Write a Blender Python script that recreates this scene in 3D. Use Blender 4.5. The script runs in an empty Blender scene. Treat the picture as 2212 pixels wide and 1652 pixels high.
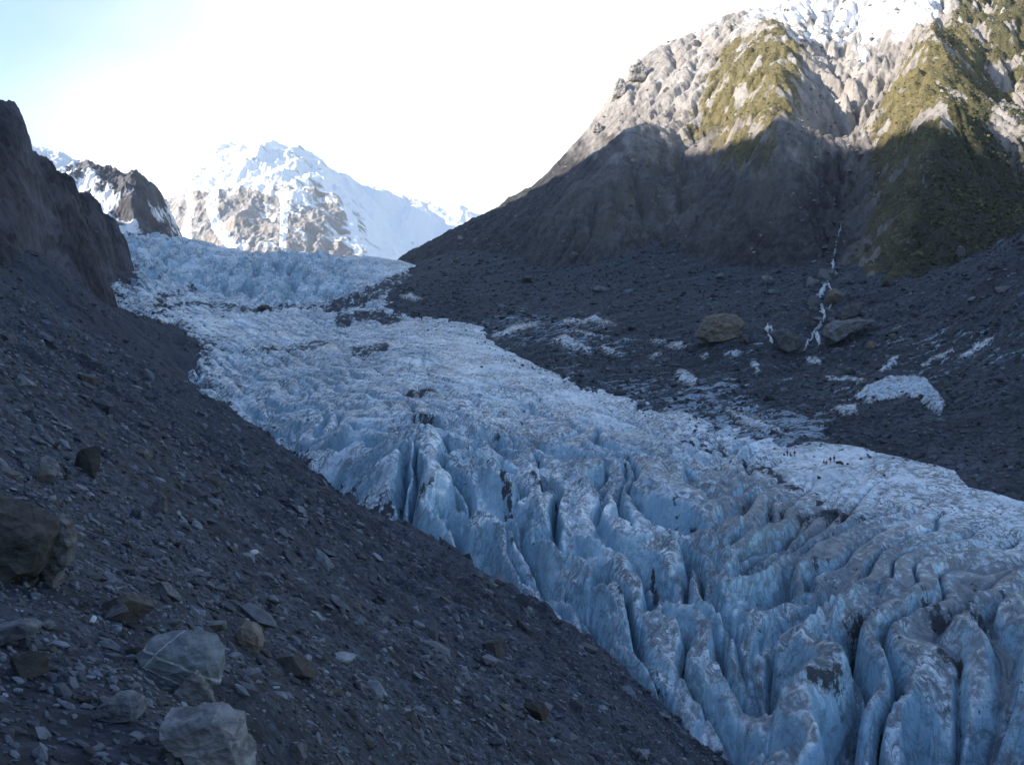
import bpy, bmesh, math, random
import numpy as np
from mathutils import Vector, Matrix

# ------------------------------------------------------------------ basics
rng = np.random.default_rng(11)
random.seed(11)
scene = bpy.context.scene
COL = scene.collection
HAZE = 0.000045
F, UC, VC = 2123.0, 1106.0, 826.0      # survey scale: bearings u, v of the camera; depth = y metres


def P3(u, v, d):
    return np.array([(u - UC) / F * d, d, (VC - v) / F * d])


# ------------------------------------------------------------------ noise
def _hash(ix, iy, iz, seed):
    h = (ix.astype(np.int64) * 374761393 + iy.astype(np.int64) * 668265263 + iz * 2147483647 + seed * 974711) & 0xFFFFFFFF
    h = ((h ^ (h >> 13)) * 1274126177) & 0xFFFFFFFF
    return (h ^ (h >> 16)) & 0xFFFF


_A = np.arange(256) * (2 * np.pi / 256)
_GX, _GY = np.cos(_A).astype(np.float32), np.sin(_A).astype(np.float32)


def noise2(x, y, seed=0):
    x = np.asarray(x, np.float64); y = np.asarray(y, np.float64)
    xi = np.floor(x); yi = np.floor(y)
    xf = (x - xi).astype(np.float32); yf = (y - yi).astype(np.float32)
    xi = xi.astype(np.int64); yi = yi.astype(np.int64)
    ux = xf * xf * xf * (xf * (xf * 6 - 15) + 10)
    uy = yf * yf * yf * (yf * (yf * 6 - 15) + 10)

    def g(ax, ay, fx, fy):
        h = _hash(ax, ay, 0, seed) & 255
        return _GX[h] * fx + _GY[h] * fy
    a = g(xi, yi, xf, yf); b = g(xi + 1, yi, xf - 1, yf)
    c = g(xi, yi + 1, xf, yf - 1); d = g(xi + 1, yi + 1, xf - 1, yf - 1)
    return ((a + (b - a) * ux) * (1 - uy) + (c + (d - c) * ux) * uy) * 1.5


def fbm(x, y, oct=4, seed=0, gain=0.5, lac=2.03):
    s = 0; a = 1.0; t = 0
    for k in range(oct):
        s = s + a * noise2(x, y, seed + 17 * k); t += a
        x = x * lac + 13.7; y = y * lac - 7.1; a *= gain
    return s / t


def ridged(x, y, oct=4, seed=0, gain=0.5, lac=2.07):
    s = 0; a = 1.0; t = 0
    for k in range(oct):
        n = 1 - np.abs(noise2(x, y, seed + 31 * k))
        s = s + a * n * n; t += a
        x = x * lac + 5.3; y = y * lac + 9.2; a *= gain
    return s / t


def sstep(a, b, x):
    t = np.clip((x - a) / (b - a), 0, 1)
    return t * t * (3 - 2 * t)


# ------------------------------------------------------------------ thin plate surface v(u, ln d)
SU, SL = 1 / 420.0, 1 / 0.33


class Plate:
    def __init__(self, pts, lam=0.0):
        p = np.array(pts, float)
        self.c = np.stack([p[:, 0] * SU, np.log(p[:, 2]) * SL], 1)
        n = len(p)
        K = self.k(np.linalg.norm(self.c[:, None] - self.c[None], axis=2)) + lam * np.eye(n)
        Q = np.concatenate([np.ones((n, 1)), self.c], 1)
        A = np.zeros((n + 3, n + 3)); A[:n, :n] = K; A[:n, n:] = Q; A[n:, :n] = Q.T
        self.w = np.linalg.solve(A, np.concatenate([p[:, 1], np.zeros(3)]))

    @staticmethod
    def k(r):
        return r * r * np.log(np.maximum(r, 1e-9))

    def __call__(self, u, ld):
        U = u * SU; L = ld * SL
        n = len(self.c)
        out = self.w[n] + self.w[n + 1] * U + self.w[n + 2] * L
        for i in range(n):
            r2 = (U - self.c[i, 0]) ** 2 + (L - self.c[i, 1]) ** 2
            out += self.w[i] * 0.5 * r2 * np.log(np.maximum(r2, 1e-18))
        return out


def soft_map(pts, u, v, su=120.0, sv=60.0):
    """smooth blend of values given at bearings (u, v, value)"""
    num = 0; den = 1e-9
    for (a, b, val) in pts:
        w = 1.0 / (((u - a) / su) ** 2 + ((v - b) / sv) ** 2 + 0.05) ** 2
        num = num + w * val; den = den + w
    return num / den


def seg_dist(u, v, line, sv=1.0):
    best = np.full(np.shape(u), 1e9, np.float32)
    for (a, b) in zip(line[:-1], line[1:]):
        ax, ay = a[0], a[1] * sv; bx, by = b[0], b[1] * sv
        dx, dy = bx - ax, by - ay
        L = dx * dx + dy * dy + 1e-9
        t = np.clip(((u - ax) * dx + (v * sv - ay) * dy) / L, 0, 1)
        best = np.minimum(best, np.hypot(u - ax - t * dx, v * sv - ay - t * dy))
    return best


def in_poly(u, v, poly):
    ins = np.zeros(np.shape(u), bool)
    n = len(poly)
    for i in range(n):
        x0, y0 = poly[i]; x1, y1 = poly[(i + 1) % n]
        if y0 == y1:
            continue
        c = ((y0 > v) != (y1 > v)) & (u < (x1 - x0) * (v - y0) / (y1 - y0) + x0)
        ins ^= c
    return ins


def erode(plate_z, x0, x1, y0, y1, cell, iters, k, seed, jitter, talus_shade=1.3):
    """carve drainage gullies into a height field on a regular grid; returns a sampler of the change in height"""
    xs = np.arange(x0, x1, cell); ys = np.arange(y0, y1, cell)
    X, Y = np.meshgrid(xs, ys)
    Z0 = plate_z(X, Y)
    Z = Z0 + jitter * fbm(X / 60, Y / 60, 4, seed) + jitter * 0.35 * fbm(X / 12, Y / 12, 3, seed + 1)
    ny_, nx_ = Z.shape
    ids = np.arange(ny_ * nx_).reshape(ny_, nx_)
    offs = [(-1, -1), (-1, 0), (-1, 1), (0, -1), (0, 1), (1, -1), (1, 0), (1, 1)]
    for it in range(iters):
        Zp = np.pad(Z, 1, mode='edge')
        best = np.zeros_like(Z); rec = ids.copy()
        for (dy, dx) in offs:
            dd = (Z - Zp[1 + dy:1 + dy + ny_, 1 + dx:1 + dx + nx_]) / (cell * math.hypot(dx, dy))
            yy = np.clip(np.arange(ny_) + dy, 0, ny_ - 1); xx = np.clip(np.arange(nx_) + dx, 0, nx_ - 1)
            m_ = dd > best
            best = np.where(m_, dd, best); rec = np.where(m_, ids[yy][:, xx], rec)
        order = np.argsort(-Z.ravel()).tolist(); rc = rec.ravel().tolist()
        A = [1.0] * len(rc)
        for i in order:
            j = rc[i]
            if j != i:
                A[j] += A[i]
        A = np.array(A).reshape(Z.shape)
        cut = k * np.minimum(A, 350) ** 0.45 * np.minimum(best, 2.0)
        cut = np.minimum(cut, 0.6 * best * cell)
        Z = Z - cut
        # loose slopes slump
        L = (Zp[:-2, 1:-1] + Zp[2:, 1:-1] + Zp[1:-1, :-2] + Zp[1:-1, 2:]) / 4
        Z = Z + 0.12 * (L - Zp[1:-1, 1:-1])
    D_ = Z - Z0

    def samp(x, y):
        fx = np.clip((x - x0) / cell, 0, nx_ - 1.001); fy = np.clip((y - y0) / cell, 0, ny_ - 1.001)
        i = fy.astype(int); j = fx.astype(int); a = fy - i; b = fx - j
        return D_[i, j] * (1 - a) * (1 - b) + D_[i + 1, j] * a * (1 - b) + D_[i, j + 1] * (1 - a) * b + D_[i + 1, j + 1] * a * b
    return samp


# ------------------------------------------------------------------ meshes
def mesh_np(name, verts, faces, attrs=None, smooth=True):
    me = bpy.data.meshes.new(name)
    verts = np.ascontiguousarray(verts, np.float32); faces = np.ascontiguousarray(faces, np.int32)
    nf, k = faces.shape
    me.vertices.add(len(verts)); me.vertices.foreach_set('co', verts.ravel())
    me.loops.add(nf * k); me.loops.foreach_set('vertex_index', faces.ravel())
    me.polygons.add(nf)
    me.polygons.foreach_set('loop_start', np.arange(0, nf * k, k, dtype=np.int32))
    me.polygons.foreach_set('use_smooth', np.full(nf, smooth, bool))
    for key, val in (attrs or {}).items():
        at = me.attributes.new(key, 'FLOAT', 'POINT')
        at.data.foreach_set('value', np.ascontiguousarray(val, np.float32).ravel())
    me.update(calc_edges=True)
    return me


def add(name, me, mat=None, parent=None, **props):
    o = bpy.data.objects.new(name, me)
    COL.objects.link(o)
    if mat and not me.materials:
        me.materials.append(mat)
    if parent is not None:
        o.parent = parent
    for k, val in props.items():
        o[k] = val
    return o


def grid_faces(nr, nc, keep=None):
    i = np.arange(nr * nc).reshape(nr, nc)
    f = np.stack([i[:-1, :-1], i[:-1, 1:], i[1:, 1:], i[1:, :-1]], -1)
    if keep is not None:
        f = f[keep[:-1, :-1] & keep[1:, 1:]]
    return f.reshape(-1, 4)


class Surf:
    """height field sampled along bearings u and depths d (rows = depth, columns = bearing)"""
    def __init__(self, plate, u0, u1, nu, d0, d1, nd):
        self.us = np.linspace(u0, u1, nu); self.ls = np.linspace(math.log(d0), math.log(d1), nd)
        self.U, self.L = np.meshgrid(self.us, self.ls)
        self.D = np.exp(self.L)
        self.V = plate(self.U, self.L)
        self.X = (self.U - UC) / F * self.D
        self.Y = self.D.copy()
        self.Z = (VC - self.V) / F * self.D

    def normals(self):
        P = np.stack([self.X, self.Y, self.Z], -1)
        a = np.gradient(P, axis=1); b = np.gradient(P, axis=0)
        n = np.cross(a, b)
        return n / (np.linalg.norm(n, axis=2, keepdims=True) + 1e-9)

    def proj(self):
        self.PV = VC - self.Z / self.Y * F
        self.N = self.normals()

    def hit(self, u, v):
        c = int(np.clip(np.searchsorted(self.us, u), 1, len(self.us) - 1))
        if abs(self.us[c - 1] - u) < abs(self.us[c] - u):
            c -= 1
        col = self.PV[:, c]
        idx = np.nonzero(col <= v)[0]
        if len(idx) == 0:
            return None
        r = idx[0]
        return np.array([(u - UC) / F * self.Y[r, c], self.Y[r, c], self.Z[r, c]]), self.N[r, c]

    def height(self, x, y):
        x = np.asarray(x, float); y = np.asarray(y, float)
        fu = (x / y * F + UC - self.us[0]) / (self.us[1] - self.us[0])
        fl = (np.log(y) - self.ls[0]) / (self.ls[1] - self.ls[0])
        fu = np.clip(fu, 0, len(self.us) - 1.001); fl = np.clip(fl, 0, len(self.ls) - 1.001)
        i = fl.astype(int); j = fu.astype(int); a = fl - i; b = fu - j
        Z = self.Z
        return (Z[i, j] * (1 - a) * (1 - b) + Z[i + 1, j] * a * (1 - b) + Z[i, j + 1] * (1 - a) * b + Z[i + 1, j + 1] * a * b)

    def sample(self, A, x, y):
        fu = (x / y * F + UC - self.us[0]) / (self.us[1] - self.us[0])
        fl = (np.log(y) - self.ls[0]) / (self.ls[1] - self.ls[0])
        j = np.clip(np.round(fu).astype(int), 0, len(self.us) - 1); i = np.clip(np.round(fl).astype(int), 0, len(self.ls) - 1)
        return A[i, j]

    def build(self, name, mat, attrs=None, keep=None, **props):
        verts = np.stack([self.X, self.Y, self.Z], -1).reshape(-1, 3)
        f = grid_faces(len(self.ls), len(self.us), keep)
        used = np.zeros(len(verts), bool); used[f.ravel()] = True
        remap = np.cumsum(used) - 1
        at = {k: np.asarray(a).reshape(-1)[used] for k, a in (attrs or {}).items()}
        me = mesh_np(name, verts[used], remap[f], at)
        return add(name, me, mat, **props)


# ------------------------------------------------------------------ material helpers
class NT:
    def __init__(self, name):
        self.m = bpy.data.materials.new(name); self.m.use_nodes = True
        self.t = self.m.node_tree; self.t.nodes.clear()
        self.out = self.n('ShaderNodeOutputMaterial')
        self.b = self.n('ShaderNodeBsdfPrincipled')
        self.t.links.new(self.b.outputs[0], self.out.inputs[0])

    def n(self, kind, **kw):
        x = self.t.nodes.new(kind)
        for k, v in kw.items():
            setattr(x, k, v)
        return x

    def put(self, sock, v):
        if isinstance(v, bpy.types.NodeSocket):
            self.t.links.new(v, sock)
        elif isinstance(v, (tuple, list)) and len(v) == 3 and sock.type == 'RGBA':
            sock.default_value = (*v, 1)
        else:
            sock.default_value = v

    def attr(self, name):
        return self.n('ShaderNodeAttribute', attribute_name=name).outputs['Fac']

    def pos(self, scale=(1, 1, 1), rot=(0, 0, 0), obj=False):
        if obj:
            s = self.n('ShaderNodeTexCoord').outputs['Object']
        else:
            s = self.n('ShaderNodeNewGeometry').outputs['Position']
        mp = self.n('ShaderNodeMapping')
        mp.inputs['Scale'].default_value = scale; mp.inputs['Rotation'].default_value = rot
        self.t.links.new(s, mp.inputs[0])
        return mp.outputs[0]

    def noise(self, vec, scale, detail=4, rough=0.55, dist=0.0):
        x = self.n('ShaderNodeTexNoise')
        self.put(x.inputs['Vector'], vec); x.inputs['Scale'].default_value = scale
        x.inputs['Detail'].default_value = detail; x.inputs['Roughness'].default_value = rough
        x.inputs['Distortion'].default_value = dist
        return x.outputs['Fac']

    def voro(self, vec, scale, feature='F1', out='Distance'):
        x = self.n('ShaderNodeTexVoronoi', feature=feature)
        self.put(x.inputs['Vector'], vec); x.inputs['Scale'].default_value = scale
        return x.outputs[out]

    def math(self, op, a, b=0.0, c=None):
        x = self.n('ShaderNodeMath', operation=op)
        self.put(x.inputs[0], a); self.put(x.inputs[1], b)
        if c is not None:
            self.put(x.inputs[2], c)
        return x.outputs[0]

    def ramp(self, f, a, b, lo=0.0, hi=1.0):
        x = self.n('ShaderNodeMapRange', interpolation_type='SMOOTHSTEP')
        self.put(x.inputs[0], f); x.inputs[1].default_value = a; x.inputs[2].default_value = b
        x.inputs[3].default_value = lo; x.inputs[4].default_value = hi
        return x.outputs[0]

    def mix(self, f, a, b):
        x = self.n('ShaderNodeMix', data_type='RGBA')
        self.put(x.inputs[0], f); self.put(x.inputs[6], a); self.put(x.inputs[7], b)
        return x.outputs[2]

    def mul(self, col, f):
        x = self.n('ShaderNodeMix', data_type='RGBA', blend_type='MULTIPLY')
        x.inputs[0].default_value = 1
        self.put(x.inputs[6], col)
        c = self.n('ShaderNodeCombineColor')
        for k in range(3):
            self.put(c.inputs[k], f)
        self.t.links.new(c.outputs[0], x.inputs[7])
        return x.outputs[2]

    def bump(self, h, strength, dist):
        x = self.n('ShaderNodeBump')
        x.inputs['Strength'].default_value = strength; x.inputs['Distance'].default_value = dist
        self.put(x.inputs['Height'], h)
        return x.outputs[0]

    def done(self, col, rough=0.85, normal=None, spec=0.3):
        self.put(self.b.inputs['Base Color'], col); self.put(self.b.inputs['Roughness'], rough)
        self.b.inputs['Specular IOR Level'].default_value = spec
        if normal is not None:
            self.put(self.b.inputs['Normal'], normal)
        return self.m


def mat_ice():
    k = NT('glacier_ice'); p = k.pos()
    n1 = k.noise(p, 0.06, 6, 0.62, 0.6)
    n2 = k.noise(p, 0.55, 8, 0.7, 0.4)
    n3 = k.noise(k.pos((1, 1, 0.25)), 1.6, 6, 0.7, 0.8)
    col = k.mix(k.ramp(n1, 0.35, 0.65), (0.42, 0.53, 0.62), (0.72, 0.79, 0.85))
    col = k.mix(k.ramp(n2, 0.45, 0.62, 0, 0.5), col, (0.25, 0.33, 0.40))
    fo = k.noise(k.pos((0.9, 0.06, 0.5), (0, 0, -0.34)), 1.0, 6, 0.68, 0.35)
    col = k.mix(k.ramp(fo, 0.53, 0.64, 0, 0.6), col, (0.14, 0.175, 0.215))
    fo2 = k.noise(k.pos((0.10, 1.2, 1.2), (0, 0, 0.45)), 0.8, 5, 0.65, 0.6)
    col = k.mix(k.ramp(fo2, 0.56, 0.68, 0, 0.35), col, (0.17, 0.21, 0.255))
    wall = k.attr('wall')
    blue = k.math('MULTIPLY', wall, k.ramp(n3, 0.25, 0.6, 0.45, 1.0))
    col = k.mix(k.math('MULTIPLY', blue, 0.85), col, (0.145, 0.335, 0.475))
    # dust in thin seams and melt lines
    seam = k.ramp(k.math('ABSOLUTE', k.math('SUBTRACT', k.noise(k.pos((1, 1, 0.5), (0, 0, 0.5)), 0.22, 7, 0.62, 1.2), 0.5)), 0.0, 0.045, 1, 0)
    seam2 = k.ramp(k.math('ABSOLUTE', k.math('SUBTRACT', k.noise(k.pos((1, 1, 0.7), (0, 0, -0.6)), 0.1, 8, 0.68, 1.6), 0.5)), 0.0, 0.018, 1, 0)
    seam = k.math('MAXIMUM', seam, seam2)
    patch = k.ramp(k.noise(p, 0.045, 3), 0.36, 0.52)
    col = k.mix(k.math('MULTIPLY', k.math('MULTIPLY', seam, patch), k.ramp(wall, 0.0, 0.8, 0.95, 0.5)), col, (0.04, 0.047, 0.058))
    grey = k.ramp(k.math('ADD', k.attr('dust'), k.math('MULTIPLY', k.math('SUBTRACT', n2, 0.5), 1.6)), 0.35, 0.75)
    col = k.mix(k.math('MULTIPLY', grey, 0.85), col, (0.115, 0.14, 0.165))
    deb = k.ramp(k.math('ADD', k.attr('debris'), k.math('MULTIPLY', k.math('SUBTRACT', k.noise(k.pos((1, 0.55, 0.6)), 0.22, 9, 0.78), 0.5), 4.2)), 0.46, 0.66)
    col = k.mix(deb, col, k.mix(n3, (0.026, 0.031, 0.041), (0.062, 0.070, 0.084)))
    h = k.math('ADD', k.math('MULTIPLY', n2, 1.0), k.math('MULTIPLY', n3, 0.5))
    return k.done(col, k.ramp(deb, 0, 1, 0.5, 0.95), k.bump(h, 0.5, 0.6), 0.35)


def mat_debris(name, base, pale, warm, sc=1.0, bump=0.4):
    k = NT(name); p = k.pos()
    a = k.noise(p, 0.05 * sc, 5, 0.6)
    b = k.noise(p, 0.9 * sc, 8, 0.75)
    v = k.voro(p, 1.3 * sc, 'F1', 'Color')
    sp = k.n('ShaderNodeSeparateColor'); k.put(sp.inputs[0], v)
    col = k.mix(k.ramp(b, 0.35, 0.68), base, pale)
    col = k.mix(k.ramp(a, 0.48, 0.68, 0, 0.7), col, warm)
    col = k.mul(col, k.ramp(sp.outputs[0], 0.0, 1.0, 0.65, 1.35))
    run = k.noise(k.pos((0.02, 0.13, 0.02), (0, 0, 0.28)), 1.0, 5, 0.6, 0.4)      # silt runnels down the slope
    col = k.mul(col, k.ramp(run, 0.35, 0.65, 0.68, 1.32))
    if name == 'moraine_gravel':      # thin dirty ice showing between the stones
        st = k.noise(k.pos((0.16, 0.5, 0.5), (0, 0, -0.5)), 0.6, 8, 0.72, 0.8)
        ic = k.ramp(k.math('ADD', k.attr('icy'), k.math('MULTIPLY', k.math('SUBTRACT', st, 0.5), 2.0)), 0.48, 0.58)
        col = k.mix(k.math('MULTIPLY', ic, 0.9), col, k.mix(k.ramp(b, 0.4, 0.62), (0.17, 0.225, 0.28), (0.36, 0.44, 0.51)))
    h = k.math('ADD', k.math('MULTIPLY', k.voro(p, 1.3 * sc), -0.6), b)
    return k.done(col, 0.9, k.bump(h, 0.8, bump), 0.25)


def mat_rockface(name, dark, pale, warm, veg=None, snow=False):
    k = NT(name); p = k.pos(); ps = k.pos((1, 1, 0.22))
    a = k.noise(ps, 0.03, 8, 0.65, 0.8)
    b = k.noise(p, 0.16, 9, 0.72)
    c = k.noise(p, 0.02, 4)
    col = k.mix(k.ramp(k.math('ADD', k.math('MULTIPLY', a, 0.6), k.math('MULTIPLY', b, 0.4)), 0.36, 0.64), dark, pale)
    col = k.mix(k.ramp(c, 0.45, 0.7, 0, 0.7), col, warm)
    if name == 'cliff_rock':          # bedding dipping towards the valley
        cb = k.n('ShaderNodeCombineXYZ'); k.put(cb.inputs[0], k.math('MULTIPLY', k.attr('bed'), 0.075)); k.put(cb.inputs[1], k.math('MULTIPLY', k.attr('along'), 0.018))
        bd = k.noise(cb.outputs[0], 1.0, 8, 0.7, 0.8)
        col = k.mul(col, k.ramp(bd, 0.36, 0.64, 0.5, 1.6))
        a = k.math('ADD', a, k.math('MULTIPLY', bd, 1.5))
    if veg:
        m = k.ramp(k.math('ADD', k.attr('veg'), k.math('MULTIPLY', k.math('SUBTRACT', b, 0.5), 2.2)), 0.32, 0.72)
        g = k.mix(k.ramp(k.noise(p, 0.12, 6, 0.7), 0.35, 0.65), veg[0], veg[1])
        g = k.mix(k.attr('green'), g, veg[2])
        col = k.mix(m, col, g)
    if name == 'mountain_rock':      # scree colour at the foot, darkened and carried uphill to paint the slope's shade
        col = k.mix(k.math('MULTIPLY', k.attr('talus_shade'), 0.92), col, k.mix(k.ramp(b, 0.38, 0.66), (0.020, 0.021, 0.026), (0.076, 0.076, 0.086)))
    if snow:
        s = k.ramp(k.math('ADD', k.attr('snow'), k.math('MULTIPLY', k.math('SUBTRACT', k.noise(k.pos((1, 1, 0.45)), snow, 9, 0.66), 0.5), 2.2)), 0.36, 0.62)
        col = k.mix(s, col, (0.80, 0.82, 0.85))
    h = k.math('ADD', a, k.math('MULTIPLY', b, 0.8))
    return k.done(col, 0.92, k.bump(h, 1.0 if name == 'mountain_rock' else 0.8, 6.0 if name == 'mountain_rock' else 3.0), 0.2)


def mat_rock(name, dark, pale, warm, veins=None, grain=(1, 1, 3)):
    k = NT(name); p = k.pos(obj=True); pg = k.pos(grain, (0.3, 0.4, 0), obj=True)
    a = k.noise(pg, 2.2, 8, 0.68, 0.5); b = k.noise(p, 9.0, 6, 0.7)
    rnd = k.n('ShaderNodeObjectInfo').outputs['Random']
    col = k.mix(k.ramp(a, 0.35, 0.66), dark, pale)
    col = k.mix(k.ramp(k.noise(p, 0.9, 4), 0.5, 0.7, 0, 0.8), col, warm)
    col = k.mul(col, k.ramp(rnd, 0, 1, 0.7, 1.35))
    if veins:
        tot = None
        for (nx, ny, nz, off, w) in veins:
            dp = k.n('ShaderNodeVectorMath', operation='DOT_PRODUCT')
            k.t.links.new(p, dp.inputs[0]); dp.inputs[1].default_value = (nx, ny, nz)
            wob = k.math('MULTIPLY', k.math('SUBTRACT', k.noise(p, 2.5, 3), 0.5), 0.12)
            d = k.math('ABSOLUTE', k.math('SUBTRACT', k.math('ADD', dp.outputs['Value'], wob), off))
            f = k.ramp(d, w * 0.4, w, 1, 0)
            tot = f if tot is None else k.math('MAXIMUM', tot, f)
        col = k.mix(k.math('MULTIPLY', tot, 0.6), col, (0.36, 0.38, 0.41))
    h = k.math('ADD', a, k.math('MULTIPLY', b, 0.5))
    return k.done(col, 0.85, k.bump(h, 0.7, 0.08), 0.3)


def mat_stones(name, dark, pale, warm):
    k = NT(name); p = k.pos(); t = k.attr('tone')
    b = k.noise(p, 2.0, 6, 0.7)
    col = k.mix(t, dark, pale)
    col = k.mix(k.attr('warm'), col, warm)
    col = k.mul(col, k.ramp(b, 0.3, 0.7, 0.7, 1.3))
    return k.done(col, 0.88, k.bump(b, 0.5, 0.1), 0.3)


def mat_plain(name, c, rough=0.8, vary=0.25, sc=20):
    k = NT(name); n = k.noise(k.pos(obj=True), sc, 4)
    return k.done(k.mul(c, k.ramp(n, 0.3, 0.7, 1 - vary, 1 + vary)), rough)


M_ICE = mat_ice()
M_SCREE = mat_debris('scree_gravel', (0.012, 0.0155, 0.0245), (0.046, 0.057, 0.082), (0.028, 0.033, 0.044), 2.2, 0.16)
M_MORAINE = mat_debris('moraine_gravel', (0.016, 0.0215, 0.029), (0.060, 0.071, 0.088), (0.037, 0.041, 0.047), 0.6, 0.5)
M_MOUNT = mat_rockface('mountain_rock', (0.24, 0.22, 0.21), (0.53, 0.495, 0.46), (0.37, 0.325, 0.285),
                       veg=((0.24, 0.20, 0.095), (0.155, 0.14, 0.07), (0.040, 0.047, 0.025)), snow=0.05)
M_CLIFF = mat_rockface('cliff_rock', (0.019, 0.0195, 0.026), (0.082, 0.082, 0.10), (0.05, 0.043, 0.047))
M_RIDGE = mat_rockface('ridge_rock', (0.05, 0.05, 0.06), (0.14, 0.14, 0.15), (0.08, 0.07, 0.07), snow=0.035)
M_FAR = mat_rockface('peak_rock', (0.17, 0.165, 0.17), (0.36, 0.345, 0.34), (0.26, 0.215, 0.17), snow=0.012)
M_FLANK = mat_rockface('flank_rock', (0.06, 0.056, 0.06), (0.16, 0.15, 0.15), (0.09, 0.08, 0.06))
M_STONE = mat_stones('loose_stone', (0.0145, 0.018, 0.027), (0.18, 0.205, 0.255), (0.055, 0.049, 0.043))
M_LEAF = None

# ================================================================== SCREE SLOPE (left)
EDGE_L = [(1560, 1645, 128), (1480, 1590, 135), (1400, 1500, 142), (1240, 1390, 158), (1080, 1290, 180), (1000, 1240, 192),
          (880, 1190, 215), (740, 1080, 265), (640, 990, 320), (520, 920, 375), (410, 830, 440), (440, 745, 520),
          (330, 693, 560), (205, 654, 600), (285, 600, 740)]
scree_pts = EDGE_L + [
    (0, 1652, 11), (-400, 1600, 9), (500, 1652, 13.5), (300, 1560, 14), (0, 1500, 14), (390, 1450, 21), (600, 1500, 30), (700, 1652, 24),
    (0, 1250, 22), (200, 1260, 27), (900, 1652, 40), (1200, 1652, 65), (700, 1400, 53), (400, 1200, 52), (600, 1200, 75), (0, 1100, 36),
    (400, 1000, 97), (0, 900, 58), (200, 800, 130), (0, 700, 120), (900, 1400, 85), (1100, 1500, 92), (0, 600, 280), (120, 672, 380),
    (300, 850, 210), (150, 715, 260), (205, 695, 400), (265, 690, 490), (-500, 700, 45), (-500, 400, 160), (-500, 1100, 22), (-700, 300, 330), (1700, 1900, 100),
    (1300, 2000, 50), (800, 2100, 22), (300, 2100, 9), (-200, 2000, 6), (1500, 1700, 170), (1150, 1450, 240), (800, 1180, 360), (600, 950, 480),
    (560, 850, 600), (420, 700, 760), (-300, 500, 300), (100, 560, 420)]
scree = Surf(Plate(scree_pts, 0.02), -900, 1800, 1000, 5.0, 780, 1100)
s = scree
amp = np.clip(s.D / 60, 0.12, 2.6)
# fall-line streaks: slow along the slope, quick across it
ca, sa = math.cos(-0.28), math.sin(-0.28)
al = s.X * ca + s.Y * sa; ac = -s.X * sa + s.Y * ca
dz = 0.9 * amp * fbm(s.X * 0.045, s.Y * 0.045, 5, 3)
dz += 0.7 * np.clip(s.D / 70, 0.1, 2.0) * fbm(al * 0.03, ac * 0.16, 4, 5)
dz += 0.10 * np.clip(s.D / 25, 0.35, 5) * fbm(s.X * 0.9, s.Y * 0.9, 4, 7)
dz += 0.25 * np.clip(s.D / 25, 0.3, 6) * (np.abs(noise2(s.X * 0.28, s.Y * 0.28, 9)) - 0.2)
dz += 2.2 * sstep(90, 200, s.D) * fbm(al / 16, ac / 30, 3, 15) + 1.2 * sstep(60, 120, s.D) * fbm(s.X / 9, s.Y / 14, 3, 16)
s.Z += dz
s.proj()
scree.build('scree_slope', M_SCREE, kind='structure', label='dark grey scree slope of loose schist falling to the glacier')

# ================================================================== GLACIER
EDGE_R = [(2212, 1090, 210), (2090, 1060, 218), (2060, 1020, 232), (1850, 970, 262), (1720, 950, 285), (1600, 930, 305), (1480, 895, 340),
          (1320, 850, 395), (1200, 810, 430), (1070, 745, 520), (1040, 705, 590), (880, 680, 660), (840, 640, 740), (900, 575, 930)]
gl_pts = EDGE_L + EDGE_R + [
    (275, 508, 1000), (340, 512, 1000), (440, 520, 1000), (540, 543, 990), (740, 551, 970), (860, 562, 950),
    (275, 600, 1200), (540, 640, 1200), (860, 650, 1150),
    (1400, 1300, 168), (1400, 1150, 198), (1400, 1000, 250), (1000, 1090, 228), (1000, 950, 285), (1000, 850, 370), (1000, 760, 480), (1000, 712, 560),
    (1800, 1652, 120), (1800, 1400, 150), (1800, 1200, 188), (1800, 1060, 226), (1800, 988, 257), (2212, 1652, 112), (2212, 1400, 142), (2212, 1200, 178),
    (2700, 1300, 165), (2700, 1180, 190), (2700, 1800, 95), (1600, 1300, 168), (1600, 1090, 220),
    (880, 960, 250), (760, 930, 300), (880, 890, 330), (640, 900, 370), (600, 800, 480), (600, 720, 600), (600, 665, 700), (600, 610, 820),
    (400, 645, 700), (400, 590, 830), (800, 700, 640), (800, 645, 740), (800, 605, 840), (1130, 1130, 204), (1240, 1200, 188), (1240, 1000, 260),
    (1240, 900, 340), (1560, 960, 285)]
glacier = Surf(Plate(gl_pts, 0.004), 120, 2750, 1500, 92, 1230, 1300)
g = glacier
BV = g.V.copy(); GX = g.X; GY = g.Y
AMP = soft_map([(640, 960, 6), (880, 1050, 11), (1000, 1100, 12), (1100, 1180, 11), (1240, 1280, 9), (1400, 1400, 8), (1560, 1550, 8), (1000, 950, 9), (1200, 1050, 8),
                (1400, 1150, 8), (1600, 1250, 8), (1700, 1450, 9), (2000, 1550, 9), (2150, 1350, 5), (2212, 1200, 2.0), (1900, 1150, 3), (1800, 1040, 1.5), (1800, 985, 0.5),
                (1500, 1000, 4.6), (1400, 930, 2.6), (1250, 870, 1.4), (1100, 800, 1.4), (1000, 850, 3.2), (800, 850, 3.2), (700, 760, 1.6), (600, 700, 1.6), (800, 780, 2.6), (900, 800, 2.4), (1250, 960, 5), (1120, 900, 3.4), (720, 820, 3.4), (640, 780, 2.6), (1000, 780, 0.7), (480, 700, 1.5), (380, 660, 1.8),
                (500, 800, 4), (900, 720, 1.5), (450, 600, 12), (300, 560, 10), (600, 600, 15), (720, 600, 9), (800, 590, 3), (860, 575, 2), (500, 530, 4), (400, 650, 4), (2050, 1020, 0.8), (2200, 1100, 1.0)],
               g.U, BV, 120, 60)
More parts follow.
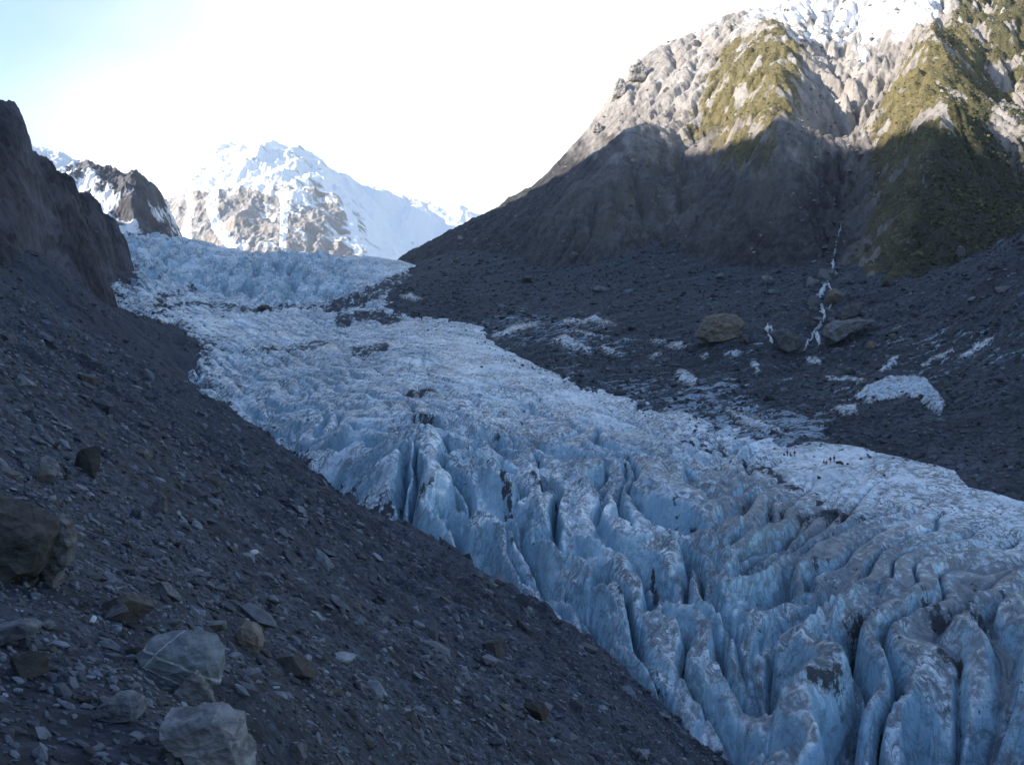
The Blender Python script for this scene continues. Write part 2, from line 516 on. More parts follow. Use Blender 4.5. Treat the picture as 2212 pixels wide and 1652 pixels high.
wx = fbm(GX * 0.022, GY * 0.022, 3, 101) * 13 + noise2(GX / 11, GY / 13, 103) * 2.2; wy = fbm(GX * 0.022, GY * 0.022, 3, 102) * 13 + noise2(GX / 11, GY / 13, 104) * 2.2
x1, y1 = GX + wx, GY + wy


def oriented(deg, across, along, seed):
    """signed noise drawn out along one direction: its zero lines are crevasses, its swells are fins"""
    c_, s_ = math.cos(math.radians(deg)), math.sin(math.radians(deg))
    p = x1 * c_ + y1 * s_; q = -x1 * s_ + y1 * c_
    n_ = noise2(p / along, q / across, seed) * 0.8 + 0.38 * noise2(p / (along * 0.8), q / (across * 0.48), seed + 7)
    return n_, p, q


wB = sstep(30, 46, GX - 0.16 * (GY - 160))               # splayed fins at the snout
wC = sstep(-6, 8, GX - 0.0 * GY) * (1 - wB)              # fins pointing straight down the valley
wA = np.clip(1 - wB - wC, 0, 1)                          # fins running out to the left margin
tot = {}
slot = np.zeros_like(g.Z); fin = np.zeros_like(g.Z); flute = np.zeros_like(g.Z); bow = np.zeros_like(g.Z)
for wgt, deg, sd_, ac_ in ((wA, 120, 201, 9.5), (wC, 100, 205, 8.4), (wB, 50, 211, 7.4)):
    n_, p, q = oriented(deg, ac_, 85.0, sd_)
    slot += wgt * np.clip(np.abs(n_) / 0.30, 0, 1) ** 0.55
    m_, _, _ = oriented(deg + 8, 0.6 * ac_, 48.0, sd_ + 40)
    fin += wgt * (1 - np.abs(m_)).clip(0, 1) ** 1.25
    bow += wgt * np.abs(n_)
    flute += wgt * np.abs(noise2(p / 3.0, q / 18, sd_ + 60))
nt_, _, _ = oriented(15, 14.0, 46.0, 221)
trans = np.clip(np.abs(nt_) / 0.22, 0, 1) ** 0.6
big = fbm(GX / 42, GY / 42, 2, 225)
far = sstep(640, 800, g.D)
chaos = 0.7 * ridged(x1 / 34, y1 / 130, 3, 231, 0.5) + 0.3 * ridged(x1 / 15, y1 / 22, 3, 232, 0.5)
chip = ridged(x1 / 5.5, y1 / 5.5, 4, 247, 0.55) - 0.6
calm = sstep(2.0, 0.8, AMP)            # smooth ice: long swells instead of fins
swell = noise2(x1 / 22, y1 / 60, 281) + 0.5 * noise2(x1 / 40, y1 / 16, 282)
mix = 0.62 * slot + 0.30 * fin + 0.34 * bow + 0.05 * trans + 0.30 * big + 0.10
mix = mix * (1 - 0.75 * calm) + calm * (0.72 + 0.9 * swell)
nf = noise2(x1 / 19, y1 / 110, 271) * 0.8 + 0.4 * noise2(x1 / 8, y1 / 50, 272); nf2 = noise2(x1 / 60, y1 / 26, 273)
ser = 0.6 * np.clip(np.abs(nf) / 0.35, 0, 1) ** 0.6 + 0.35 * np.clip(np.abs(nf2) / 0.3, 0, 1) ** 0.7 + 0.9 * (chaos - 0.6)
mix = (mix - 0.95) * (1 - far) + (ser - 0.75) * far
A2 = AMP * (1 + 0.2 * sstep(3, 8, AMP))
g.Z = g.Z + A2 * 1.45 * mix - 0.15 * AMP * flute + 0.085 * AMP * chip + (0.06 + 0.10 * sstep(0.8, 3, AMP)) * fbm(x1 / 2.2, y1 / 2.2, 3, 243)
# thin cracks cutting across the fins
ck = np.abs(noise2((x1 * 0.94 + y1 * 0.34) / 26, (-x1 * 0.34 + y1 * 0.94) / 7, 291))
g.Z -= np.clip(AMP, 0, 8) * 0.14 * np.exp(-(ck / 0.05) ** 2) * sstep(-0.1, 0.25, fbm(GX / 20, GY / 20, 2, 292)) * (1 - far)
# melt holes and the open cave
for (u, v, r, dep) in [(2150, 1560, 9, 15), (1960, 1600, 5, 8), (1820, 1560, 3, 7), (1610, 1480, 2.5, 6), (1695, 1450, 3.2, 9), (1405, 1310, 1.6, 5), (1240, 1190, 1.8, 7), (1885, 1280, 1.6, 4), (2040, 1490, 2.4, 6), (1540, 1080, 1.3, 6), (700, 1060, 4.5, 8),
                       (1180, 1150, 2.5, 8), (1300, 1250, 2.0, 8), (1560, 1620, 4, 7)]:
    i = np.argmin(np.abs(g.us - u)); r_ = np.argmin(np.abs(BV[:, i] - v))
    cx, cy = GX[r_, i], GY[r_, i]
    g.Z -= dep * np.exp(-(((GX - cx) / r) ** 2 + ((GY - cy) / (r * 1.7)) ** 2) ** 1.5)
# bluffs sink at the margins
lowL = seg_dist(g.U, BV, [(a, b) for a, b, _ in EDGE_L])
g.proj()
wall = sstep(0.68, 0.3, g.N[..., 2]) * sstep(0.8, 4, AMP) * 0.9 * (1 - 0.5 * far) + 0.25 * far * sstep(0.9, 0.5, g.N[..., 2])
trough = sstep(0.66, 0.25, slot) * (1 - far) * sstep(0.6, 2.0, AMP)
lines = [([(1480, 962), (1545, 972), (1640, 1010), (1705, 1045), (1770, 1075)], 9, 0.62), ([(1060, 1020), (1085, 1060), (1105, 1100)], 8, 0.7),
         ([(1150, 1040), (1195, 1085)], 7, 0.7), ([(720, 660), (790, 640), (860, 605), (900, 590)], 18, 0.8), ([(340, 660), (430, 655), (560, 668), (600, 660), (760, 660)], 7, 0.6),
         ([(540, 755), (620, 755), (700, 742)], 10, 0.6), ([(770, 760), (830, 750)], 11, 0.75), ([(880, 850), (930, 842)], 9, 0.6), ([(740, 690), (800, 680), (850, 690)], 16, 0.85),
         ([(900, 905), (925, 930)], 10, 0.7), ([(1410, 1200), (1420, 1260)], 5, 0.6), ([(1370, 1150), (1380, 1170)], 10, 0.5), ([(1660, 1110), (1800, 1100), (1900, 1120)], 15, 0.5),
         ([(1830, 1345), (1880, 1330)], 14, 0.7), ([(1950, 1380), (2060, 1390)], 14, 0.5), ([(2000, 1300), (2120, 1330)], 25, 0.4), ([(1120, 1230), (1180, 1250)], 12, 0.5),
         ([(1760, 1520), (1810, 1500)], 14, 0.5), ([(850, 1150), (820, 1100)], 5, 0.2), ([(350, 640), (420, 620)], 14, 0.5)]
deb = np.zeros_like(g.Z)
for ln, w, val in lines:
    deb = np.maximum(deb, val * sstep(w * 2.0, w * 0.4, seg_dist(g.U, BV, ln, 1.5)))
deb = deb + 0.22 * sstep(130, 20, lowL) * sstep(-0.2, 0.3, fbm(GX / 14, GY / 20, 4, 262)) + 0.42 * sstep(60, 4, seg_dist(g.U, BV, [(a, b) for a, b, _ in EDGE_L[3:]], 1.2))
deb = deb + 0.30 * sstep(0.80, 0.97, fin) * sstep(2, 6, AMP) * sstep(0.0, 0.3, fbm(GX / 9, GY / 16, 4, 263)) * (1 - far)
deb = deb + 0.36 * trough * sstep(-0.3, 0.25, fbm(GX / 30, GY / 30, 3, 261))
dust = soft_map([(640, 930, 0.15), (900, 1000, 0.1), (1000, 1100, 0.1), (1250, 950, 0.35), (1400, 1100, 0.25), (1600, 1080, 0.5), (1700, 1150, 0.55), (1900, 1250, 0.5),
                 (2150, 1250, 0.45), (2212, 1110, 0.1), (1900, 1010, 0.0), (1700, 960, 0.0), (1300, 880, 0.05), (1100, 780, 0.1), (700, 770, 0.35), (800, 850, 0.3), (500, 600, 0.05),
                 (600, 690, 0.2), (1300, 1380, 0.4), (1500, 1500, 0.4), (2000, 1600, 0.4), (2100, 1550, 0.3), (1100, 1270, 0.3), (1250, 1330, 0.3)], g.U, BV, 150, 70)
dust = dust + 0.22 * sstep(0.55, 0.2, slot) - 0.3 * wall
edge_poly = [(a, b) for a, b, _ in EDGE_L] + [(275, 490), (560, 520), (900, 545)] + [(a, b) for a, b, _ in EDGE_R[::-1]] + [(2900, 1150), (2900, 2000), (1600, 2000)]
# sink everything outside the margins below the neighbouring ground
ins = in_poly(g.U, BV, edge_poly)
outd = np.minimum(lowL, seg_dist(g.U, BV, [(a, b) for a, b, _ in EDGE_R] + [(2900, 1250)]))
g.Z -= np.where(ins | (g.D > 850), 0, sstep(0, 60, outd) * 14 + outd * 0.05)
keep = ins | (outd < 90) | (g.D > 850)
g.proj()
glacier.build('glacier', M_ICE, {'wall': wall, 'debris': deb, 'dust': dust + 0.17 + 0.07 * sstep(1.5, 5, AMP) * (1 - far)}, keep, kind='structure', label='blue grey crevassed glacier filling the valley floor')

# ================================================================== MORAINE (right of the ice)
mor_pts = EDGE_R + [
    (1180, 690, 560), (1300, 700, 510), (1240, 600, 680), (1050, 610, 740), (1000, 550, 900), (1500, 560, 640), (1560, 725, 430), (1750, 745, 400), (1800, 575, 520),
    (1650, 600, 570), (1400, 790, 440), (1600, 830, 370), (1900, 850, 320), (1900, 940, 285), (2150, 980, 245), (2212, 800, 285), (2212, 500, 400), (2000, 640, 410),
    (2300, 1060, 212), (2700, 1120, 195), (2700, 480, 310), (2700, 800, 230), (1900, 700, 395), (2080, 720, 345),
    # dives under the ice
    (2212, 1200, 190), (1850, 1060, 240), (1600, 1010, 275), (1320, 930, 350), (1070, 820, 470), (850, 760, 600), (700, 700, 800), (2700, 1260, 175),
    # runs into the mountain
    (870, 580, 1050), (1100, 540, 860), (1300, 540, 760), (1500, 500, 720), (1700, 520, 640), (1850, 540, 560), (2000, 560, 480), (2212, 530, 460), (2700, 520, 440), (2450, 490, 360)]
moraine = Surf(Plate(mor_pts, 0.01), 620, 2750, 1000, 165, 1080, 900)
m = moraine
hum = soft_map([(1300, 760, 3.0), (1150, 720, 2.5), (1900, 900, 4.5), (2050, 850, 3.5), (1500, 800, 2.5), (1700, 880, 3), (1500, 600, 1.5), (2150, 600, 2), (2200, 1000, 1.5), (1300, 640, 1.5)], m.U, m.V, 120, 60)
m.Z += hum * 1.3 * fbm(m.X * 0.022, m.Y * 0.022, 4, 31) + 0.5 * hum * (ridged(m.X * 0.05, m.Y * 0.05, 3, 32) - 0.5)
m.Z += 0.7 * fbm(m.X * 0.16, m.Y * 0.16, 4, 33) + 0.35 * fbm(m.X * 0.6, m.Y * 0.6, 3, 34)
# stream gully
gd = seg_dist(m.U, m.V, [(1800, 560), (1770, 650), (1750, 745), (1700, 790)])
m.Z -= 3.0 * sstep(40, 5, gd)
m.proj()
icy = soft_map([(1230, 740, 0.44), (1150, 705, 0.42), (1320, 755, 0.40), (1270, 705, 0.40), (1420, 755, 0.30), (1480, 820, 0.30), (1600, 890, 0.56), (1690, 930, 0.55), (1500, 870, 0.48), (1350, 845, 0.42), (1640, 915, 0.56), (1540, 870, 0.5),
                (1250, 800, 0.34), (1100, 740, 0.36), (1560, 765, 0.28), (1750, 800, 0.26), (1950, 790, 0.30), (2080, 755, 0.34), (1850, 820, 0.28), (1400, 700, 0.0), (1300, 640, -0.3), (1700, 650, -0.3), (2150, 600, -0.3),
                (2150, 950, -0.1), (1900, 940, 0.05), (1700, 860, 0.10), (1300, 790, 0.10), (1150, 760, 0.12), (1500, 770, 0.1), (2200, 850, 0.0), (1000, 640, 0.0), (1000, 560, -0.2), (2150, 1020, 0.0)], m.U, m.V, 60, 25)
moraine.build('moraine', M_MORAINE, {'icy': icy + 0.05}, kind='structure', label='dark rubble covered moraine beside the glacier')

# ================================================================== RIGHT MOUNTAIN
mt_pts = [
    (870, 610, 1000), (1100, 600, 800), (1300, 610, 690), (1500, 600, 630), (1650, 630, 570), (1800, 620, 510), (1850, 660, 460), (2000, 680, 420), (2212, 580, 410), (2700, 480, 350),
    (870, 557, 1060), (1000, 492, 1060), (1100, 435, 1060), (1180, 387, 1065), (1250, 312, 1085), (1300, 240, 1100), (1340, 192, 1110), (1420, 112, 1150), (1560, 52, 1220), (1680, 0, 1290),
    (1800, -110, 1400), (2212, -280, 1500), (2700, -300, 1500),
    (870, 680, 1300), (1000, 600, 1300), (1180, 500, 1330), (1340, 320, 1370), (1560, 190, 1480), (1800, 60, 1700), (2212, -100, 1800), (2700, -100, 1800),
    (1390, 292, 850), (1230, 405, 830), (1170, 485, 805), (1180, 425, 960), (1050, 525, 900), (1320, 300, 990),
    (1560, 335, 870), (1480, 420, 790), (1400, 500, 730), (1330, 450, 755), (1250, 530, 740),
    (1690, 257, 680), (1600, 400, 650), (1700, 420, 610), (1530, 520, 645), (1650, 545, 595), (1690, 160, 830), (1690, 60, 1000), (1600, 180, 920), (1560, 260, 860), (1500, 150, 1060), (1450, 250, 960),
    (1800, 490, 600), (1835, 310, 820), (1805, 150, 1010), (1780, 60, 1120), (1760, -40, 1260), (1760, 340, 720),
    (2050, 250, 580), (1990, 82, 760), (1900, 420, 560), (1860, 560, 500), (2000, 450, 510), (2000, -50, 1000), (1930, 180, 760), (1900, 60, 960),
    (2212, 420, 560), (2140, 130, 800), (2212, 250, 700), (2150, 490, 470), (2350, 200, 620), (2450, 350, 500), (2350, -50, 900), (2120, 0, 960)]
mt_plate = Plate(mt_pts, 0.004)
mountain = Surf(mt_plate, 820, 2800, 1000, 340, 1850, 900)
t = mountain
MV = t.V.copy()
sc_ = np.clip((t.D - 350) / 500, 0.25, 1.1)
nx = t.X + 20 * fbm(t.X * 0.01, t.Y * 0.01, 3, 41); ny = t.Y + 20 * fbm(t.X * 0.01, t.Y * 0.01, 3, 42)
rough = soft_map([(1050, 500, 0.25), (1180, 420, 0.2), (1250, 350, 0.3), (1390, 200, 0.5), (1500, 120, 0.5), (1400, 130, 0.45), (1700, 150, 0.7), (1600, 80, 0.5), (1560, 200, 0.6), (1790, 150, 1.2), (1690, 400, 0.9), (1300, 450, 0.7), (2000, 200, 0.9),
                  (2100, 500, 0.6), (1900, 50, 1.2), (2200, 100, 1)], t.U, MV, 100, 80)
mt_z = lambda x, y: (VC - mt_plate(np.clip(x / y * F + UC, 700, 2900), np.log(y))) / F * y
gully = erode(mt_z, -160, 1250, 335, 1560, 3.0, 26, 0.16, 48, 14.0)
ero = gully(t.X, t.Y)
print('ERO', ero.min(), np.median(ero), ero.max(), ero.std())
ero = np.clip(ero - np.median(ero), -40, 40)
dz = ero * np.clip(rough * 1.4, 0.25, 1.1) * np.clip(sc_ * 1.5, 0.5, 1)
dz += 11 * sc_ * rough * (ridged(nx / 60, ny / 110, 5, 43, 0.55) - 0.55)
dz += 5 * sc_ * rough * fbm(nx / 18, ny / 24, 5, 44, 0.6)
dz += 1.4 * fbm(t.X / 7, t.Y / 7, 4, 45, 0.6)
dz += 2.6 * np.clip(rough, 0.3, 1) * 1.5 * (np.abs(noise2(nx / 8, ny / 10, 481)) + 0.6 * np.abs(noise2(nx / 4, ny / 5, 482)) - 0.4)
bedm = t.Z + 0.7 * t.X + 12 * fbm(t.X / 70, t.Y / 70, 3, 483)
dz += 6.0 * np.clip(rough, 0.2, 1) * (ridged(bedm / 24, (t.Y - 0.5 * t.X) / 60, 4, 484, 0.6) - 0.6)
dz += 5.0 * np.clip(rough, 0.25, 1.1) * sc_ * (ridged((nx + 0.4 * ny) / 21, (ny - 0.4 * nx) / 34, 5, 49, 0.62) - 0.6)
rb = (t.X * 0.94 - t.Y * 0.34) + 9 * fbm(t.X / 40, t.Y / 40, 3, 486)
dz += 7 * sstep(300, 420, MV) * sstep(640, 560, MV) * (ridged(rb / 34, t.Y / 150, 4, 485, 0.55) - 0.6)
t.Z += dz * np.clip((t.D - 335) / 120, 0.3, 1)
t.proj()
pn = fbm(t.U / 45, MV / 45, 5, 46, 0.62) * 110; pm = fbm(t.U / 45, MV / 45, 5, 47, 0.62) * 110
V1 = [(1470, 290), (1490, 220), (1560, 100), (1640, 70), (1710, 50), (1745, 110), (1725, 200), (1720, 260), (1640, 330), (1560, 330)]
V2 = [(1990, 60), (1910, 180), (1860, 300), (1900, 360), (1850, 500), (1830, 610), (1900, 700), (2000, 640), (2300, 560), (2900, 560), (2900, 300), (2230, 400), (2160, 300), (2150, 160), (2060, 60)]
V3 = [(2005, -60), (2600, -60), (2600, 200), (2130, 150), (2050, 50)]
V4 = [(1200, 430), (1390, 300), (1560, 340), (1500, 480), (1300, 540), (1190, 500)]
V5 = [(1690, 250), (1760, 330), (1700, 420), (1600, 470), (1480, 550), (1500, 480), (1600, 380)]
uu, vv = t.U + pn, MV + pm
veg = 0.95 * in_poly(uu, vv, V1) + 0.98 * in_poly(uu, vv, V2) + 0.85 * in_poly(uu, vv, V3) + 0.42 * in_poly(uu, vv, V4) + 0.42 * in_poly(uu, vv, V5)
veg = veg + 0.55 * in_poly(uu, vv, [(1850, 330), (1950, 330), (1890, 420), (1850, 500)])
veg = veg + 0.75 * in_poly(uu, vv, [(2130, 150), (2600, 150), (2600, 330), (2230, 400), (2190, 300)])
veg = np.clip(veg, 0, 1)
for _ in range(12):      # scrub thins out into the rock
    veg = (veg + np.roll(veg, 2, 0) + np.roll(veg, -2, 0) + np.roll(veg, 4, 1) + np.roll(veg, -4, 1)) / 5
gapn = fbm(t.X / 22, t.Y / 22, 4, 92, 0.6)
gap = sstep(-0.26, 0.06, gapn + 0.25 * (veg - 0.6))
green = np.clip(0.85 * sstep(1950, 2080, uu + 0.25 * (vv - 250)) * sstep(60, 300, vv) + 0.35 * in_poly(uu, vv, V3) + 0.25 * sstep(180, 60, vv), 0, 1)
snow = soft_map([(1560, 60, 0.55), (1680, 20, 0.75), (1750, 40, 0.8), (1850, 20, 0.95), (1950, 30, 0.9), (1420, 120, 0.4), (1500, 150, 0.45), (1600, 120, 0.4), (1350, 220, 0.1),
                 (1690, 150, 0.2), (1790, 180, 0.45), (1830, 280, 0.3), (1700, 280, 0.0), (1990, 120, 0.2), (2050, 250, -0.2), (2100, 60, 0.3), (2212, 60, 0.35), (2180, 180, 0.3), (1250, 320, 0.0),
                 (1100, 450, -0.3), (1500, 450, -0.3), (1900, 500, -0.3), (2212, 400, -0.1), (2000, -100, 1.1), (2400, -100, 1.0), (1700, -50, 1.0)], t.U, MV, 80, 60)
talus_shade = np.clip(sstep(235, 370, vv) + 0.5 * sstep(1300, 1150, uu), 0, 1) * (1 - 0.5 * veg)  # lower slope, where the rock colour is darkened for shade
veg = veg * np.maximum(gap, 0.9 * sstep(0.35, 0.8, green) * sstep(180, 330, vv))
snow = snow - 0.13 * veg * sstep(-20, 80, vv) - 0.22 * sstep(-80, 60, vv) - 0.02
mountain.build('mountain', M_MOUNT, {'veg': veg, 'green': green, 'snow': snow, 'talus_shade': talus_shade}, kind='structure', label='steep mountain right of the valley, sunlit above and shaded below')

# ================================================================== LEFT CLIFF
cl_pts = [(0, 217, 430), (40, 232, 440), (70, 257, 460), (100, 302, 500), (120, 347, 570), (170, 392, 650), (220, 442, 720), (260, 492, 770), (280, 530, 800), (288, 610, 810),
          (0, 580, 365), (100, 620, 440), (190, 650, 640), (260, 650, 730), (290, 640, 775), (0, 400, 403), (100, 455, 465), (180, 510, 615), (240, 560, 705), (60, 330, 445),
          (0, 330, 560), (100, 420, 680), (170, 500, 800), (260, 600, 910), (-300, 90, 440), (-300, 500, 320), (-300, 150, 600), (-300, 300, 360), (330, 690, 830), (400, 760, 840), (350, 740, 720),
          (-800, -200, 480), (-800, 300, 320)]
cl_pts += [(a, b + 30, d * 1.09) for a, b, d in cl_pts[:9]] + [(-100, 190, 440), (-100, 230, 490), (-100, 520, 350)]
cliff = Surf(Plate(cl_pts, 0.002), -800, 380, 700, 300, 900, 600)
c = cliff
cu = c.U + 14 * fbm(c.U / 40, c.V / 40, 3, 51)
al = c.X * 0.55 + c.Y * 0.83; ac = c.X * 0.83 - c.Y * 0.55
bed = (c.Z + 0.30 * c.Y) + 14 * fbm(c.X / 60, c.Y / 60, 4, 55)
dz = 9 * (ridged(al / 60, ac / 34, 5, 52, 0.6) - 0.75) + 6 * fbm(al / 16, ac / 9, 5, 53, 0.62) + 3.5 * np.abs(noise2(c.X / 7, c.Y / 7, 54)) + 4.0 * ridged(bed / 30, al / 45, 5, 56, 0.62) - 2.2
step = c.Z + dz
step = 0.88 * step + 0.12 * (np.floor(step / 9) + sstep(0.25, 0.75, step / 9 - np.floor(step / 9))) * 9
c.Z = np.where(c.U > -600, step - 11 * sstep(260, 60, c.U), c.Z)
c.proj()
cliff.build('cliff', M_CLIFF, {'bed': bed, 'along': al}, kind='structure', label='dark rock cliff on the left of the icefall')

# ================================================================== FAR ROCKY RIDGE and SNOWY PEAK
rd_pts = [(-100, 330, 1500), (60, 332, 1500), (115, 343, 1500), (180, 364, 1500), (250, 378, 1500), (295, 371, 1480), (312, 391, 1480), (345, 431, 1470), (365, 485, 1450), (390, 540, 1420),
          (-100, 560, 1230), (100, 560, 1230), (250, 570, 1230), (370, 590, 1230), (450, 620, 1300), (100, 440, 1380), (250, 460, 1360), (300, 440, 1370), (345, 520, 1360),
          (-100, 430, 1800), (100, 430, 1800), (250, 470, 1800), (350, 560, 1800), (430, 650, 1700)]
ridge = Surf(Plate(rd_pts, 0.001), -150, 480, 420, 1200, 1850, 380)
r = ridge
r.Z += 38 * (ridged(r.X / 90, r.Y / 160, 5, 61, 0.6) - 0.55) + 9 * fbm(r.X / 25, r.Y / 25, 5, 62, 0.6)
r.proj()
rs = soft_map([(150, 370, 0.15), (200, 400, 0.45), (240, 385, -0.1), (280, 380, -0.2), (300, 440, -0.2), (330, 480, -0.1), (220, 440, 0.6), (250, 480, 0.3), (160, 420, 0.3), (350, 470, 0.35), (200, 520, 0.4), (130, 350, 0.8)], r.U, ridge.PV, 40, 30)
ridge.build('rocky_ridge', M_RIDGE, {'snow': rs + 0.24}, kind='structure', label='shaded rocky ridge dusted with snow behind the cliff')

pk_pts = [(100, 520, 4000), (250, 455, 4000), (345, 414, 3900), (410, 386, 3900), (470, 338, 4000), (530, 312, 4100), (560, 306, 4100), (600, 336, 4100), (665, 336, 4200), (720, 372, 4350), (760, 400, 4450), (800, 402, 4600), (880, 428, 4850), (960, 448, 5000), (1100, 480, 5100), (1300, 500, 5100), (100, 650, 2900), (345, 620, 2800), (560, 620, 2800), (800, 620, 3000), (1100, 660, 3800), (1300, 680, 4000),
          (345, 500, 3400), (470, 460, 3400), (560, 450, 3500), (700, 470, 3500), (850, 520, 4050), (1000, 560, 4300), (100, 560, 5200), (560, 480, 5200), (800, 540, 5500), (1100, 620, 5640)]
peak = Surf(Plate(pk_pts, 0.001), 60, 1350, 800, 2750, 5650, 440)
k_ = peak
KV = k_.V.copy()
wx = 60 * fbm(k_.X / 400, k_.Y / 400, 3, 71)
rgt = 1 - 0.55 * sstep(680, 800, k_.U)
k_.Z += (0.35 + 0.65 * rgt) * 60 * (np.abs(noise2(k_.X / 170, k_.Y / 300, 75)) - 0.3) * sstep(3300, 3900, k_.D)
k_.Z += rgt * 72 * (ridged((k_.X + wx) / 230, k_.Y / 900, 5, 72, 0.5) - 0.55) + rgt * 22 * fbm(k_.X / 60, k_.Y / 60, 5, 73, 0.6)
k_.proj()
ks = soft_map([(380, 400, 0.75), (470, 370, 0.95), (540, 340, 0.6), (560, 380, 1.0), (660, 380, 0.6), (750, 400, 0.75), (850, 420, 1.1), (950, 430, 1.2), (430, 450, 0.10), (370, 440, 0.2), (400, 500, 0.0), (360, 480, 0.15), (520, 440, 0.05), (560, 470, 0.15),
               (650, 440, 0.3), (600, 520, 0.15), (700, 480, 0.2), (760, 500, 0.4), (820, 480, 0.9), (850, 540, 0.7), (700, 540, 0.0), (480, 520, 0.2), (640, 540, 0.35), (1000, 500, 1.2)], k_.U, KV, 40, 30)
for ln, w in [([(400, 400), (415, 450), (400, 500), (420, 540)], 7), ([(465, 400), (455, 450), (480, 500), (500, 540)], 9), ([(610, 420), (615, 480), (610, 540)], 6), ([(735, 400), (760, 480), (775, 550)], 8)]:
    ks = np.maximum(ks, 1.1 * sstep(w * 1.8, w * 0.5, seg_dist(k_.U, KV, ln)))
peak.build('snowy_peak', M_FAR, {'snow': ks + 0.1}, kind='structure', label='distant snow covered peak above the icefall')

# ================================================================== SUN + flank of the left mountain that shades the valley
EL, AZ = math.radians(24), math.radians(20)
SUN = np.array([-math.cos(EL) * math.cos(AZ), -math.cos(EL) * math.sin(AZ), math.sin(EL)])
shade_edge = [(1100, 440), (1180, 392), (1300, 320), (1390, 290), (1480, 290), (1570, 322), (1690, 257), (1770, 300), (1830, 308), (1920, 300), (2050, 250), (2130, 370), (2200, 425)]
XC = -700.0
prof = []
for (u, v) in shade_edge:
    hp = mountain.hit(u, v)
    if hp is None:
        continue
    p = hp[0]; tt = (XC - p[0]) / SUN[0]
    q = p + SUN * tt
    prof.append((q[1], q[2]))
prof.sort()
print('CREST', [(round(a), round(b)) for a, b in prof])
py = np.array([a for a, b in prof]); pz = np.array([b for a, b in prof])
ys = np.linspace(-1500, 1500, 260)
cz = np.interp(ys, py, pz, left=pz[:4].mean(), right=np.nan)
ker = np.exp(-np.linspace(-2, 2, 9) ** 2); ker /= ker.sum()
lastz = pz[-1]
cz = np.where(np.isnan(cz), np.interp(ys, [py[-1], py[-1] + 150, py[-1] + 400, 1500], [lastz, lastz - 90, lastz - 200, 250]), cz)
cz = np.convolve(np.pad(cz, 4, mode='edge'), ker, 'valid')
rows = 90
fl = np.zeros((rows, len(ys), 3))
for j, y in enumerate(ys):
    x0 = -0.62 * max(y, 0) - 60 if y > -100 else -60 + (y + 100) * 0.02
    if y > 300:
        x0 = -0.60 * y - 90
    x0 = max(x0, -640)
    z0 = float(scree.height(np.array([x0]), np.array([max(y, 12.0)]))[0]) - 8 if y < 450 else 60
    z0 = min(max(z0, -30), 150)
    for i in range(rows):
        f = i / (rows - 1)
        if f < 0.62:
            a = f / 0.62
            fl[i, j] = (x0 + (XC - x0) * a, y, z0 + (cz[j] - z0) * (0.75 * a + 0.25 * a * a))
        else:
            a = (f - 0.62) / 0.38
            fl[i, j] = (XC - 900 * a, y, cz[j] * (1 - a) - 60 * a)
side = np.clip(np.minimum(np.linspace(0, 1, rows) / 0.1, 1), 0, 1)[:, None]
crestw = 1 - 0.9 * np.exp(-((np.linspace(0, 1, rows) - 0.62) / 0.06) ** 2)[:, None]
fl[..., 2] += (40 * (ridged(fl[..., 0] / 140, fl[..., 1] / 110, 5, 81, 0.55) - 0.55) + 8 * fbm(fl[..., 0] / 25, fl[..., 1] / 25, 4, 82)) * side * crestw
add('valley_flank', mesh_np('valley_flank', fl.reshape(-1, 3), grid_faces(rows, len(ys))), M_FLANK, kind='structure', label='high mountain flank on the left of the valley')

# ================================================================== ROCKS
def ico(sub):
    bm = bmesh.new(); bmesh.ops.create_icosphere(bm, subdivisions=sub, radius=1.0)
    v = np.array([x.co[:] for x in bm.verts]); f = np.array([[q.index for q in x.verts] for x in bm.faces])
    bm.free(); return v, f


ICO = {k: ico(k) for k in (1, 2, 3, 4, 5)}


def rock_verts(seed, sub=3, planes=11, rough=0.03, lo=0.42, hi=1.0, soft=160):
    rg = np.random.default_rng(seed)
    v, f = ICO[sub]
    n = rg.normal(size=(planes, 3)); n /= np.linalg.norm(n, axis=1, keepdims=True)
    dd = rg.uniform(lo, hi, planes)
    dots = v @ n.T
    rad = np.where(dots > 0.05, dd[None] / np.maximum(dots, 0.05), 9)
    rad = np.minimum(rad, 1.25)
    rmin = (rad ** -soft).sum(1) ** (-1.0 / soft)
    if rough and sub > 1:
        q = v * 2.2
        rmin = rmin * (1 + rough * fbm(q[:, 0] + q[:, 2] * 0.7 + seed, q[:, 1] - q[:, 2] * 0.6, 4, seed % 97))
    return v * rmin[:, None], f


def rock_mesh(name, seed, dims, sub=4, mat=None, **kw):
    v, f = rock_verts(seed, sub, **kw)
    v = v / np.abs(v).max(0) * (np.array(dims) / 2)
    me = mesh_np(name, v, f, smooth=False)
    me.materials.append(mat)
    if sub >= 3:
        me.polygons.foreach_set('use_smooth', np.ones(len(f), bool))
        me.set_sharp_from_angle(angle=math.radians(28))
    return me


def first_hit(u, v, surfs):
    best = None
    for s_ in surfs:
        h = s_.hit(u, v)
        if h is not None and (best is None or h[0][1] < best[0][1]):
            best = h
    return best


def place_rock(name, label, cat, u, v, w, h, surfs, mat, seed, depth=0.9, sink=0.25, rot=(0, 0, 0), group=None, sub=5, **kw):
    """u, v = bearing of the rock's foot; w, h = its apparent width and height"""
    p, n = first_hit(u, v, surfs)
    d = p[1]; W = w / F * d; H = h / F * d * (1 + sink)
    me = rock_mesh(name, seed, (W, W * depth, H), sub, mat, **kw)
    o = add(name, me, label=label, category=cat)
    if group:
        o['group'] = group
    o.location = (p[0], p[1] + W * depth * 0.3, p[2] + H * (0.5 - sink))
    o.rotation_euler = rot
    return o


